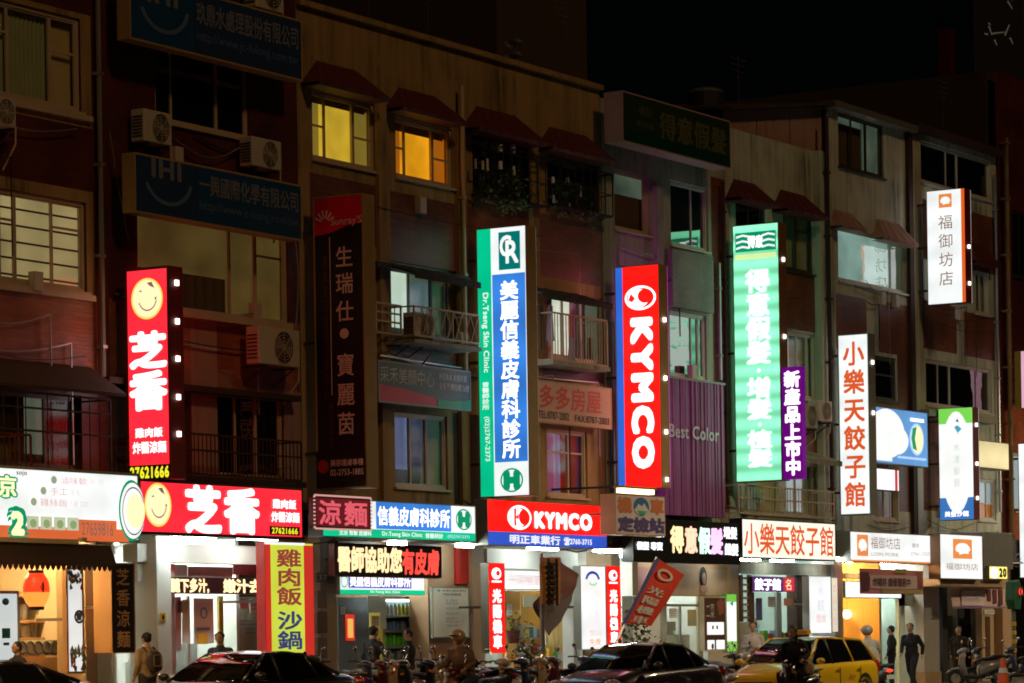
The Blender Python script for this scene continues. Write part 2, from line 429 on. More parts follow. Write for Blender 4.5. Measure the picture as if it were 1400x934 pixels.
# ================================================================ facades
def facade(root, X0, X1, Z0, Z1, base, holes=(), zones=(), depth=.28, Y=0.0):
    off = root.location
    mats = [M[base]]+[M[z[4]] for z in zones]
    xs = sorted({X0, X1}|{min(max(q, X0), X1) for h in list(holes)+list(zones) for q in h[:2]})
    zs = sorted({Z0, Z1}|{min(max(q, Z0), Z1) for h in list(holes)+list(zones) for q in h[2:4]})
    b = MB(off)
    for xa, xb in zip(xs, xs[1:]):
        for za, zb in zip(zs, zs[1:]):
            if xb-xa < 1e-4 or zb-za < 1e-4: continue
            cx, cz = (xa+xb)/2, (za+zb)/2
            if any(h[0] < cx < h[1] and h[2] < cz < h[3] for h in holes): continue
            mi = 0; dy = 0
            for i, z in enumerate(zones):
                if z[0] < cx < z[1] and z[2] < cz < z[3]: mi = i+1
            b.quad((xa, Y, za), (xb, Y, za), (xb, Y, zb), (xa, Y, zb), mi)
    for h in holes:
        x0, x1, z0, z1 = h[:4]
        b.quad((x0, Y, z0), (x0, Y+depth, z0), (x0, Y+depth, z1), (x0, Y, z1))
        b.quad((x1, Y, z0), (x1, Y, z1), (x1, Y+depth, z1), (x1, Y+depth, z0))
        b.quad((x0, Y, z1), (x0, Y+depth, z1), (x1, Y+depth, z1), (x1, Y, z1))
        b.quad((x0, Y, z0), (x1, Y, z0), (x1, Y+depth, z0), (x0, Y+depth, z0))
    b.build('front_wall', mats, root)
def block(root, X0, X1, Z0, Z1, mat, y0=.29, y1=11):
    b = MB(root.location); b.box(X0, X1, y0, y1, Z0, Z1); b.build('body', M[mat], root)
def window(root, rc, cols=(.5,), rows=(), frame='frame_cream', glass='glass_dark', lit=None, Y=.10, fr=.07, inner=None, label=None):
    """frame with sashes; cols / rows are the places of the bars as fractions"""
    x0, x1, z0, z1 = rc; off = root.location
    b = MB(off); e = .002
    b.box(x0+e, x1-e, Y-.05, Y+.04, z0+e, z0+fr); b.box(x0+e, x1-e, Y-.05, Y+.04, z1-fr, z1-e)
    b.box(x0+e, x0+fr, Y-.05, Y+.04, z0+fr, z1-fr); b.box(x1-fr, x1-e, Y-.05, Y+.04, z0+fr, z1-fr)
    b.box(x0-.05, x1+.05, -.07, Y-.051, z0-.05, z0-.001)           # sill
    W = b.build('window', M[frame], root)
    if label: W['label'] = label
    X = [0]+list(cols)+[1]
    for i, (a, c) in enumerate(zip(X, X[1:])):
        xa, xb = x0+fr+(x1-x0-2*fr)*a, x0+fr+(x1-x0-2*fr)*c; dy = .012 if i % 2 else 0
        rr = rows[i] if rows and isinstance(rows[0], (list, tuple)) else rows
        Z = [0]+list(rr)+[1]
        s = MB(off); t = .035
        s.box(xa, xa+t, Y-.03+dy, Y+.015+dy, z0+fr, z1-fr); s.box(xb-t, xb, Y-.031+dy, Y+.014+dy, z0+fr, z1-fr)
        s.box(xa+t, xb-t, Y-.03+dy, Y+.015+dy, z0+fr, z0+fr+t); s.box(xa+t, xb-t, Y-.03+dy, Y+.015+dy, z1-fr-t, z1-fr)
        for q in rr:
            zq = z0+fr+(z1-z0-2*fr)*q; s.box(xa+t, xb-t, Y-.029+dy, Y+.013+dy, zq-t*.6, zq+t*.6)
        s.build('sash', M[frame], W)
        for p, q in zip(Z, Z[1:]):
            za, zb = z0+fr+(z1-z0-2*fr)*p, z0+fr+(z1-z0-2*fr)*q
            g = MB(off)
            if 'glass_clear' in glass: g.quad((xa+t*.8, Y+dy, za+.02), (xb-t*.8, Y+dy, za+.02), (xb-t*.8, Y+dy, zb-.02), (xa+t*.8, Y+dy, zb-.02))
            else: g.box(xa+t*.8, xb-t*.8, Y-.006+dy, Y+.004+dy, za+.02, zb-.02)
            g.build('pane', M[glass], W)
    if lit:
        for (u0, v0, u1, v1, mt) in lit:
            c = MB(off); yy = Y+.09+.012*lit.index((u0, v0, u1, v1, mt))
            xa, xb = x0+(x1-x0)*u0, x0+(x1-x0)*u1; n = 10
            za, zb = z1-(z1-z0)*v1, z1-(z1-z0)*v0
            if 'curtain' in mt:                  # folds
                vs_ = []
                for k in range(2*n+1):
                    xx = xa+(xb-xa)*k/(2*n); fy = yy+.02*math.cos(k*PI)
                    vs_ += [(xx, fy, za), (xx, fy, zb)]
                c.add(vs_, [(2*k, 2*k+2, 2*k+3, 2*k+1) for k in range(2*n)])
                c.build('curtain', M[mt], W)
            else:
                c.quad((xa, yy, za), (xb, yy, za), (xb, yy, zb), (xa, yy, zb)); c.build('curtain' if 'lit' in mt else 'blind', M[mt], W)
    return W
def hood(root, rc, proj=.55, mat='hood_tile', inset=.22):
    """sloping tiled hood over a window"""
    x0, x1, z0, z1 = rc; w_ = (x1-x0)*inset
    b = MB(root.location)
    n = max(4, int((x1-x0)/.28))
    for i in range(n):                            # separate tile columns, slightly uneven
        a, c = i/n, (i+1)/n; j = .012*(i % 2)
        tx0, tx1 = x0+w_+(x1-x0-2*w_)*a, x0+w_+(x1-x0-2*w_)*c
        bx0, bx1 = x0+(x1-x0)*a, x0+(x1-x0)*c
        b.add([(bx0, -proj-j, z0), (bx1, -proj-j, z0), (tx1, -.02-j, z1), (tx0, -.02-j, z1),
               (bx0, -proj-j+.03, z0-.07), (bx1, -proj-j+.03, z0-.07)], [(0, 1, 2, 3), (4, 5, 1, 0), (0, 3, 4), (1, 5, 2)])
    b.add([(x0, -proj, z0), (x0+w_, -.02, z1), (x0, -.003, z0)], [(0, 1, 2)])
    b.add([(x1, -proj, z0), (x1-w_, -.02, z1), (x1, -.003, z0)], [(0, 2, 1)])
    b.quad((x0, -proj+.03, z0-.07), (x1, -proj+.03, z0-.07), (x1, -.003, z0-.07), (x0, -.003, z0-.07))
    return b.build('window_hood', M[mat], root)
def railing(root, rc, Y=-.6, step=.13, mat='frame_cream', returns=True, mid=(), diag=False):
    x0, x1, z0, z1 = rc; b = MB(root.location); r = .018
    for z in (z0, z1)+tuple(z0+(z1-z0)*q for q in mid): b.box(x0, x1, Y-r, Y+r, z-r, z+r)
    n = max(2, int((x1-x0)/step))
    for i in range(n+1):
        x = x0+(x1-x0)*i/n; k = r if i in (0, n) else r*.5
        b.box(x-k, x+k, Y-k*.9, Y+k*.9, z0+r, z1-r)
    if diag:
        m = int((x1-x0)/.3)
        for i in range(m):
            xa, xb = x0+(x1-x0)*i/m, x0+(x1-x0)*(i+1)/m
            b.cone((xa, Y-.01, z0), .01, (xb, Y-.01, z1), .01, 4); b.cone((xb, Y+.01, z0), .01, (xa, Y+.01, z1), .01, 4)
    if returns:
        for x in (x0, x1):
            for z in (z0, z1): b.box(x-r*.9, x+r*.9, Y+r, -.002, z-r*.9, z+r*.9)
    return b.build('railing', M[mat], root)
def slab(root, rc, Y, mat, name='ledge', y1=-.002):
    x0, x1, z0, z1 = rc; b = MB(root.location); b.box(x0, x1, Y, y1, z0, z1); return b.build(name, M[mat], root)
def pipe(root, px, y0, y1, Y=-.12, r=.055, mat='alu'):
    x, z1 = A(px, y0, Y); z0 = A(px, y1, Y)[1]; x = A(px, (y0+y1)/2, Y)[0]
    b = MB(root.location); b.cone((x, Y, z0), r, (x, Y, z1), r, 8)
    z = z0+.6
    while z < z1: b.box(x-r*1.3, x+r*1.3, Y-r*1.2, -.003, z, z+.06); z += 1.7
    return b.build('drain_pipe', M[mat], root, smooth=False)
def ac(label, px, Y=-.45, right=True, group='air conditioners on the facades'):
    x0, x1, z0, z1 = RC(*px, Y); W, H = x1-x0, z1-z0; Dp = .32
    t = thing('air_conditioner', label, 'air conditioner', ((x0+x1)/2, Y, z0), 0, group)
    b = MB(); b.box(-W/2, W/2, 0, Dp, 0, H); b.build('casing', M['ac_white'], t, bevel=.02)
    cx, r = W*.10, min(W*.36, H*.43)
    f = MB(); n = 20
    f.add([(cx+r*math.cos(2*PI*i/n), -.006, H/2+r*math.sin(2*PI*i/n)) for i in range(n)], [tuple(range(n))]); f.build('fan_opening', M['ac_black'], t)
    q = MB()
    for rr in (1, .8, .6, .4, .2): q.ring((cx, -.018, H/2), r*rr, .007, 'y', 20, 4)
    for k in range(4):
        a = PI*k/4; q.cone((cx-r*math.cos(a), -.018, H/2-r*math.sin(a)), .006, (cx+r*math.cos(a), -.018, H/2+r*math.sin(a)), .006, 4)
    q.build('fan_guard', M['ac_white'], t)
    v = MB()
    for k in range(7): v.box(-W/2-.012, -W/2-.002, .04, Dp-.04, H*(.15+.1*k), H*(.15+.1*k)+.025)
    v.build('side_vent', M['ac_black'], t)
    for u in (-.35, .35):
        k = MB(); k.box(u*W-.02, u*W+.02, -.02, -Y-.003, -.05, -.012); k.build('bracket', M['steel_black'], t)
        k = MB(); k.cone((u*W, .02, -.05), .014, (u*W, -Y-.01, -.36), .014, 6); k.build('strut', M['steel_black'], t)
    k = MB(); k.tube([(W/2, .1, H*.2), (W/2+.12, .12, H*.1), (W/2+.16, .16, -.25), (W/2+.1, -Y-.03, -.7)], .018, 6); k.build('hose', M['ac_white'], t)
    return t
def building(label, xa, xb, name='shop_house'):
    """xa, xb: picture x of the party walls at ground level"""
    X0, X1 = G(xa, 0), G(xb, 0)
    return thing(name, label, 'building', ((X0+X1)/2, 0, 0)), X0, X1

# lit / curtain stuff
E('lit_yellow', (.90, .56, .04), .68, var=.35)
E('lit_yellow_dim', (.50, .34, .05), .40)
E('lit_orange', (1, .40, .01), .82, var=.35)
E('lit_orange_dim', (.80, .22, .01), .42)
D('valance', (.30, .18, .05), .8)
E('lit_greenwhite', (.72, .86, .70), .75)
E('lit_dim_green', (.28, .36, .24), .22)
E('lit_purple_curtain', (.30, .16, .30), .30)
E('lit_blue_reflection', (.18, .20, .42), .35)
E('lit_red_room', (.9, .06, .05), .5)
E('lit_cool', (.55, .65, .72), .5)
D('curtain_green', (.42, .42, .22), .8)
D('curtain_tan', (.66, .48, .22), .8)
D('curtain_white', (.6, .6, .52), .8)
D('curtain_brown', (.14, .08, .03), .8)
E('louvre_lit', (.78, .60, .26), .34, var=.25); E('lit_paleteal', (.42, .66, .58), .62, var=.3); E('lit_frost', (.30, .40, .28), .18, var=.5)
GL('glass_clear_bright', refl=2.3)

XB = [G(x, 0) for x in (-130, 141, 417, 832, 1001, 1141, 1254, 1372, 1500)]
Z_ARC = 3.9                                      # underside of the upper floors
# ---------------------------------------------------------------- building 1 (far left)
def bld(i, label, z1, bodymat, name='shop_house'):
    X0, X1 = XB[i]+.012, XB[i+1]-.012
    r = thing(name, label, 'building', ((X0+X1)/2, 0, 0))
    block(r, X0, X1, Z_ARC, z1-.02, bodymat)
    return r, X0, X1
Ztop0 = A(60, -260)[1]
b0, X0, X1 = bld(0, 'red tiled house with lit louvred window above the white phone number sign', Ztop0, 'plaster_dark')
w1 = RC(-60, 5, 110, 136); w2 = RC(-60, 262, 118, 388); w3 = RC(-60, 535, 150, 640)
w3 = (w3[0], X1-.5, w3[2], w3[3])
cream1 = RC(-130, -10, 124, 150); cream2 = RC(-130, 240, 128, 392)
facade(b0, X0, X1, Z_ARC, Ztop0, 'tile_red', [w1, w2, w3],
       [cream1+('plaster_ochre',), cream2+('plaster_ochre',), RC(-130, 392, 138, 520)+('tile_orange',)])
window(b0, w1, (.42, .78), ([.7], [], [.62]), 'frame_cream', lit=[(0, 0, .44, 1, 'curtain_green'), (.44, 0, .78, 1, 'curtain_green'), (.78, 0, 1, 1, 'curtain_tan')], glass='glass_clear')
window(b0, w2, (.34, .46, .76), ([.6], [.7], [], [.7]), 'frame_cream', glass='glass_clear', lit=[(0, 0, 1, 1, 'louvre_lit')])
b = MB(b0.location)
z = w2[2]+.15
while z < w2[3]-.1: b.box(w2[0]+.1, w2[1]-.1, .125, .15, z, z+.035); z += .30
b.build('louvre_bar', M['curtain_brown'], b0)['kind'] = 'stuff'
slab(b0, (X0, X1-.15, w2[2]-.16, w2[2]-.055), -.10, 'frame_cream', 'window_ledge')
slab(b0, (X0, X1-.15, w1[2]-.15, w1[2]-.055), -.10, 'frame_cream', 'window_ledge')
pipe(b0, 137, -80, 520, -.12, .05, 'alu')
c = RC(-100, 508, 152, 528, -.5)
a = MB(b0.location); X_, Z_ = c[1], c[3]
a.add([(X0, -.85, c[2]), (X_, -.85, c[2]), (X_, -.01, c[3]+.28), (X0, -.01, c[3]+.28), (X0, -.85, c[2]-.06), (X_, -.85, c[2]-.06), (X_, -.01, c[3]+.2), (X0, -.01, c[3]+.2)],
      [(0, 1, 2, 3), (4, 7, 6, 5), (0, 4, 5, 1), (1, 5, 6, 2)])
a.build('balcony_canopy', M['plaster_dark'], b0)
window(b0, w3, (.3, .52, .75), (), 'frame_dark', glass='glass_clear', Y=.16, lit=[(0, .1, .34, 1, 'lit_red_room'), (.36, 0, .62, 1, 'curtain_brown'), (.62, 0, .78, .8, 'lit_dim_green'), (.78, 0, 1, 1, 'curtain_brown')])
rr = RC(-90, 590, 42, 640, -.7); railing(b0, rr, -.7, .14, 'hood_tile')
rr = RC(-90, 536, 150, 640, -.72); railing(b0, (rr[0], rr[1], rr[2], rr[3]), -.74, .55, 'steel_black', mid=(.5, .8))
ac('cream air conditioner under the top window at the picture edge', (-12, 132, 22, 172))

# ---------------------------------------------------------------- building 2
Ztop1 = A(280, -190)[1]
b1, X0, X1 = bld(1, 'dark red tiled house carrying two blue company signs and the smiling red sign', Ztop1, 'plaster_dark')
w1 = RC(212, 66, 340, 178); w2 = RC(188, 296, 394, 432); w3 = RC(297, 538, 388, 655); w4 = RC(180, 536, 262, 655)
w5 = RC(150, 300, 184, 420)
facade(b1, X0, X1, Z_ARC, Ztop1, 'tile_red', [w1, w2, w3, w4],
       [RC(150, 425, 410, 530)+('tile_orange',), RC(262, 425, 298, 720)+('plaster_pink',), RC(388, 535, 412, 655)+('plaster_pink',)])
window(b1, w1, (.18, .68), (), 'frame_cream')
E('blind_olive', (.60, .38, .10), .10, var=.3)
window(b1, w2, (.62, .8), ([], [], [.7]), 'frame_cream', glass='glass_clear', lit=[(0, 0, .62, .60, 'blind_olive'), (0, .60, .62, 1, 'curtain_brown'), (.62, 0, 1, 1, 'blind_olive')])
window(b1, w3, (.3, .62), (), 'frame_cream', glass='glass_dark')
window(b1, w4, (.5,), (), 'frame_dark', glass='glass_dark')
slab(b1, RC(182, 428, 400, 438, -.2), -.22, 'frame_cream', 'window_ledge')
slab(b1, RC(150, 528, 412, 536, -.3), -.3, 'plaster_dark', 'ledge')
rr = RC(243, 598, 412, 652, -.7); railing(b1, rr, -.7, .13, 'plaster_dark', mid=(.6,))
slab(b1, (rr[0]-.1, rr[1]+.1, rr[2]-.14, rr[2]-.03), -.75, 'plaster_dark', 'balcony_floor')
# side window bracket strip and hanging cables
for k, (xa, ya, xb, yb, sg) in enumerate([(400, 300, 404, 450, .25), (240, 190, 330, 200, .3), (150, 180, 176, 330, .1)]):
    p0 = A(xa, ya, -.15); p1 = A(xb, yb, -.15); pts = []
    for i in range(9):
        t = i/8; pts.append((p0[0]+(p1[0]-p0[0])*t+sg*math.sin(PI*t)*(.6 if k == 0 else 0), -.15, p0[1]+(p1[1]-p0[1])*t-(sg*math.sin(PI*t) if k else 0)))
    b = MB(b1.location); b.tube(pts, .014, 5); b.build('cable', M['alu'], b1)
ac('small air conditioner beside the window between the two blue signs', (197, 152, 235, 196))
ac('small air conditioner above the end of the lower blue sign', (345, 190, 385, 230))
ac('cream air conditioner at the top edge above the upper blue sign', (350, -32, 388, 14))
ac('large pale air conditioner on the brick wall below the big tan window', (354, 449, 410, 500), -.55)

# ---------------------------------------------------------------- building 3
X0, X1 = XB[2]+.012, XB[3]-.012
zr = A(630, 65)[1]; zr2 = A(430, 12)[1]; Ztop2 = (zr+zr2)/2
b2, X0, X1 = bld(2, 'ochre plastered house with yellow lit top windows under red tiled hoods', Ztop2, 'plaster_dark')
tw = [RC(427, 132, 513, 226), RC(541, 168, 619, 250), RC(646, 192, 728, 275), RC(748, 218, 820, 290)]
zt = [(a[2]+a[3])/2 for a in tw]
mw3 = RC(535, 365, 640, 462); mw3b = RC(748, 402, 828, 495); lw = RC(540, 566, 612, 668); lw2 = RC(748, 588, 803, 680); mw3a = RC(660, 378, 700, 462)
facade(b2, X0, X1, Z_ARC, Ztop2, 'plaster_ochre', tw+[mw3, mw3b, lw, lw2],
       [RC(424, 245, 514, 330)+('tile_brown',), RC(534, 270, 622, 368)+('tile_brown',), RC(640, 282, 730, 372)+('tile_brown',), RC(738, 300, 826, 385)+('tile_brown',),
        RC(534, 470, 642, 500)+('tile_brown',), RC(735, 495, 832, 520)+('tile_red',), RC(620, 566, 660, 690)+('plaster_dark',), RC(806, 586, 832, 690)+('plaster_ochre',)])
window(b2, tw[0], (.22, .7), ([.5], [], [.45]), 'frame_cream', 'glass_clear', [(.05, .02, .95, .16, 'valance'), (0, .14, .22, 1, 'lit_yellow_dim'), (.22, .12, .72, 1, 'lit_yellow'), (.72, .12, 1, 1, 'lit_yellow_dim')], label='bright yellow lit window')
window(b2, tw[1], (.18, .7), ([.5], [], [.45]), 'frame_cream', 'glass_clear', [(.05, .02, .95, .2, 'valance'), (0, .16, .2, 1, 'lit_orange_dim'), (.2, .16, .72, 1, 'lit_orange'), (.72, .16, 1, 1, 'lit_orange_dim')], label='bright orange lit window')
for k in (2, 3):
    window(b2, tw[k], (.33, .66), (.55,), 'frame_dark', 'glass_mirror')
    x0, x1, z0, z1 = tw[k]
    q = MB(b2.location)                           # window cage
    for i in range(8): xx = x0+(x1-x0)*i/7; q.box(xx-.012, xx+.012, -.36, -.336, z0, z1-.25)
    for z in (z0, z0+.5, z0+1.0, z1-.25): q.box(x0, x1, -.361, -.335, z-.012, z+.012); q.box(x0-.012, x0+.012, -.334, -.003, z-.012, z+.012); q.box(x1-.012, x1+.012, -.334, -.003, z-.012, z+.012)
    q.box(x0, x1, -.33, -.004, z0-.03, z0-.013)
    q.build('window_cage', M['steel_black'], b2)
for k, a in enumerate([(424, 88, 520, 124), (538, 124, 626, 158), (643, 150, 735, 186), (744, 178, 830, 212)]):
    x0, x1, z0, z1 = RC(a[0], a[1], a[2], a[3], -.25)
    hood(b2, (x0, x1, z0, z1), .5)
for (px, ya, yb) in ((524, 120, 365), (632, 150, 365), (733, 195, 400)):
    x = A(px, (ya+yb)/2, -.1)[0]
    b = MB(b2.location); b.box(x-.16, x+.16, -.1, -.003, Z_ARC, Ztop2-1.6); b.build('pier', M['plaster_ochre'], b2)
slab(b2, (X0, X1, Ztop2-.06, Ztop2+.06), -.12, 'plaster_ochre', 'coping', y1=.28)
pipe(b2, 634, 118, 520, -.18, .05, 'frame_cream')
pipe(b2, 845-5, 440, 700, -.1, .05, 'alu')
slab(b2, RC(514, 368, 640, 374, -.3), -.35, 'concrete_black', 'ledge')
window(b2, mw3, (.25, .55, .78), (), 'frame_dark', 'glass_clear', [(0, 0, .32, .9, 'lit_greenwhite'), (.32, 0, .58, 1, 'lit_dim_green'), (.58, 0, 1, 1, 'curtain_tan')])
window(b2, mw3b, (.3, .62), (), 'frame_cream', 'glass_clear', [(0, 0, .2, 1, 'curtain_brown'), (.2, 0, .5, .9, 'lit_greenwhite'), (.5, 0, .78, 1, 'curtain_brown'), (.78, 0, 1, 1, 'lit_dim_green')])
# metal canopies
def canopy(root, pts_px, Yw=-.02, Yf=-.95, mat='concrete_black', th=.05, drop=.3):
    (xa, ya), (xb, yb) = pts_px
    x0, z0 = A(xa, ya, Yf); x1 = A(xb, yb, Yf)[0]
    b = MB(root.location)
    n = max(3, int((x1-x0)/.3))
    for i in range(n):
        a, c = x0+(x1-x0)*i/n, x0+(x1-x0)*(i+1)/n; j = .01*(i % 2)
        b.box(a, c-.01, Yf, Yf+.02, z0-.12, z0)
        b.add([(a, Yf, z0+j), (c-.01, Yf, z0+j), (c-.01, Yw, z0+drop+j), (a, Yw, z0+drop+j), (a, Yf, z0+j-th), (c-.01, Yf, z0+j-th), (c-.01, Yw, z0+drop+j-th), (a, Yw, z0+drop+j-th)],
              [(0, 1, 2, 3), (4, 7, 6, 5), (0, 3, 7, 4), (1, 5, 6, 2)])
    return b.build('canopy', M[mat], root)
canopy(b2, ((568, 372), (658, 384)))
canopy(b2, ((742, 400), (838, 408)))
rr = RC(566, 425, 654, 464, -.8); railing(b2, rr, -.8, .5, 'frame_cream', diag=True)
rr = RC(514, 416, 548, 456, -.5); railing(b2, rr, -.5, .2, 'frame_cream', mid=(.4, .7))
rr = RC(755, 433, 830, 496, -.8); railing(b2, rr, -.8, .12, 'frame_cream')
slab(b2, (rr[0]-.05, rr[1]+.05, rr[2]-.12, rr[2]-.02), -.85, 'plaster_grey', 'balcony_floor')
rr = RC(566, 425, 654, 468, -.8); slab(b2, (rr[0]-.05, rr[1]+.05, rr[2]-.10, rr[2]-.02), -.85, 'plaster_grey', 'balcony_floor')
window(b2, lw, (.33, .66), (), 'frame_cream', 'glass_clear', [(0, 0, .36, .75, 'lit_blue_reflection'), (.36, 0, .62, 1, 'curtain_brown'), (.62, 0, 1, 1, 'curtain_tan')])  # bluish reflection in the left pane, put in as a glowing sheet
window(b2, lw2, (.6,), ([.68], [.68]), 'frame_cream', 'glass_clear', [(0, 0, .32, 1, 'lit_red_curtain' if 0 else 'lit_purple_curtain'), (.32, 0, .5, 1, 'lit_blue_reflection'), (.5, 0, 1, 1, 'curtain_brown')])  # red and blue reflection of the KYMCO sign, put into glowing curtains
ac('air conditioner standing on the lattice balcony beside the clinic sign', (568, 428, 594, 462), -.62)
# lattice laundry
t = thing('hanging_laundry', 'lilac and dark clothes hung on the balcony under the dark canopy', 'laundry', (A(770, 480, -.5)[0], -.5, A(770, 480, -.5)[1]))
for k, (px, w_, h_, mt) in enumerate([(738, .32, 1.0, 'curtain_brown'), (752, .28, .8, 'cloth_lilac'), (782, .3, .55, 'cloth_lilac'), (806, .26, .5, 'hood_tile')]):
    x, z = A(px, 418 if k < 2 else 462, -.5); b = MB(t.location); vs_ = []
    for i in range(7):
        u = i/6; vs_ += [(x+(u-.5)*w_*.7, -.5+.03*math.sin(i*2), z), (x+(u-.5)*w_, -.5+.05*math.sin(i*2+k), z-h_)]
    b.add(vs_, [(2*i, 2*i+2, 2*i+3, 2*i+1) for i in range(6)]); b.build('garment', M[mt], t)
def plantmass(label, rc, Y0, Y1, n=260, cat='plant', name='potted_plant', pot=True, size=.09, hang=.0, group=None):
    x0, x1, z0, z1 = rc
    t = thing(name, label, cat, ((x0+x1)/2, (Y0+Y1)/2, z0), 0, group)
    b = MB(t.location)
    cl = [(R.uniform(x0, x1), R.uniform(Y0, Y1), z0+(z1-z0)*R.random()**1.1) for _ in range(max(5, n//26))]
    for i in range(n):
        c = R.choice(cl); p = Vector(c)+Vector((R.gauss(0, .13), R.gauss(0, .1), R.gauss(0, .14)))
        d = Vector((R.uniform(-1, 1), R.uniform(-1, 1), R.uniform(-.8, .8))).normalized(); e = d.cross(Vector((R.random(), R.random(), 1))).normalized()
        L = size*R.uniform(.7, 1.5)
        b.add([tuple(p), tuple(p+d*L*.5+e*L*.28), tuple(p+d*L), tuple(p+d*L*.5-e*L*.28)], [(0, 1, 2, 3)])
    b.build('foliage', M['leaf'], t)
    s = MB(t.location)
    for c in cl[:8]: s.cone(((x0+x1)/2+R.uniform(-.1, .1), (Y0+Y1)/2, z0), .015, c, .006, 5)
    s.build('stem', M['bark'], t)
    if pot:
        q = MB(t.location); xc, yc = (x0+x1)/2, (Y0+Y1)/2; q.cone((xc, yc, z0-.3), .12, (xc, yc, z0), .17, 12); q.build('pot', M['hood_tile'], t)
    return t
a = RC(652, 240, 735, 284, -.25); plantmass('shrubby plants spilling over the cage of the third top window', a, -.33, -.1, 420, pot=False)
a = RC(755, 262, 812, 298, -.25); plantmass('dark plants in the cage of the last hooded top window', a, -.33, -.1, 260, pot=False)
# pale reflections in the two caged windows, shaped as small solid bits
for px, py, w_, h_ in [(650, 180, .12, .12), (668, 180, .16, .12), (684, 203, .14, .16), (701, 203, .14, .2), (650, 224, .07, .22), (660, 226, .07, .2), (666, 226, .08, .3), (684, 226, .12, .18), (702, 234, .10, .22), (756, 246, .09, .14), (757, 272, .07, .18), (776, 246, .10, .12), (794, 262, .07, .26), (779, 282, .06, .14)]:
    x, z = A(px, py, -.28); q = MB(b2.location); q.cone((x, -.28, z-h_/2), w_/2, (x, -.28, z+h_/2), w_/2.6, 8); q.build('pale_reflection', M['cloth_lilac'] if px % 3 else M['white_wall'], b2)
# roof vent stack
x, z = A(703, 84, 2.5); x1_, z1_ = A(703, 50, 2.5)
t = thing('roof_vent', 'shiny twin turbine vent standing on the ochre roof', 'roof vent', (x, 2.5, z-.7))
b = MB(t.location); b.cone((x, 2.5, z-.8), .16, (x, 2.5, z), .16, 12); b.build('duct', M['tin'], t)
for k in range(2):
    b = MB(t.location); zc = z+.12+k*.32
    for i in range(16):
        a = 2*PI*i/16
        b.add([(x+.10*math.cos(a), 2.5+.10*math.sin(a), zc-.13), (x+.24*math.cos(a+.2), 2.5+.24*math.sin(a+.2), zc), (x+.10*math.cos(a+.1), 2.5+.10*math.sin(a+.1), zc+.13), (x+.2*math.cos(a-.1), 2.5+.2*math.sin(a-.1), zc)], [(0, 1, 2, 3)])
    b.build('turbine', M['tin'], t)

# ---------------------------------------------------------------- building 4 (narrow grey)
Ztop3 = A(916, 160)[1]
b3, X0, X1 = bld(3, 'narrow grey house under the unlit green wig shop signboard', Ztop3, 'plaster_dark')
t1 = RC(840, 236, 888, 318); t2 = RC(917, 252, 968, 340); t3 = RC(916, 428, 966, 517); t4 = RC(842, 430, 905, 500)
facade(b3, X0, X1, Z_ARC, Ztop3, 'plaster_grey', [t1, t2, t3, t4],
       [RC(915, 345, 968, 425)+('mosaic_grey',), RC(890, 240, 912, 700)+('plaster_grey',), RC(975, 245, 1000, 700)+('tile_brown',)])
window(b3, t1, (.94,), (), 'frame_cream', 'glass_clear', [(0, 0, 1, .38, 'lit_frost'), (0, .38, 1, 1, 'curtain_brown')], label='single dark pane window')
window(b3, t2, (.62,), (), 'frame_white', 'glass_mirror')
window(b3, t3, (.66, .86), (), 'frame_white', 'glass_mirror')
window(b3, t4, (.5,), (), 'frame_dark', 'glass_dark')
# projecting bay below the upper window and a pier
slab(b3, RC(914, 346, 970, 424, -.1), -.22, 'mosaic_grey', 'bay_wall')
x = A(906, 400, -.1)[0]; slab(b3, (x-.28, x+.02, Z_ARC, Ztop3-1.8), -.14, 'plaster_grey', 'pier')
pipe(b3, 984, 360, 520, -.1, .05, 'alu'); pipe(b3, 992, 250, 690, -.14, .05, 'plaster_dark')
# ---------------------------------------------------------------- building 5
Ztop4 = A(1070, 150)[1]
b4, X0, X1 = bld(4, 'pale plastered house behind the long green sign with a lean-to roof room', A(1070, 195)[1], 'plaster_pale')
zt4 = A(1070, 195)[1]
u1 = RC(1006, 272, 1048, 350); u2 = RC(1071, 288, 1112, 372); m1 = RC(1074, 455, 1116, 545); m2 = RC(1014, 630, 1140, 705)
facade(b4, X0, X1, Z_ARC, zt4, 'plaster_pale', [u1, u2, m1, m2],
       [RC(1004, 380, 1060, 470)+('tile_brown',), RC(1073, 372, 1118, 452)+('tile_brown',), RC(1074, 560, 1140, 625)+('tile_brown',)])
window(b4, u1, (.5,), (), 'frame_dark', 'glass_dark', [(0, 0, 1, 1, 'curtain_green')])
window(b4, u2, (.5,), ([], [.7]), 'frame_dark', 'glass_clear', [(0, 0, 1, 1, 'curtain_green')])
hood(b4, RC(1003, 247, 1054, 276, -.25), .5); hood(b4, RC(1066, 262, 1121, 292, -.25), .5)
window(b4, m1, (.45, .8), (), 'frame_white', 'glass_clear', [(0, 0, .3, 1, 'lit_cool'), (.3, 0, 1, 1, 'curtain_green')])
window(b4, m2, (.2, .4, .6, .8), (), 'frame_cream', 'glass_clear', [(.12, 0, .22, 1, 'lit_dim_green'), (.22, 0, .55, 1, 'curtain_tan'), (.55, 0, .72, .9, 'lit_cool'), (.72, 0, 1, 1, 'curtain_green')])
rr = RC(1010, 668, 1140, 705, -.6); railing(b4, rr, -.6, .16, 'frame_cream', mid=(.55,))
canopy(b4, ((1092, 626), (1152, 640)), Yf=-.9, mat='plaster_grey')
x = A(1127, 400, -.2)[0]; slab(b4, (x-.18, x+.22, Z_ARC, zt4), -.2, 'plaster_pale', 'pier'); pipe(b4, 1134, 160, 700, -.3, .06, 'plaster_dark')
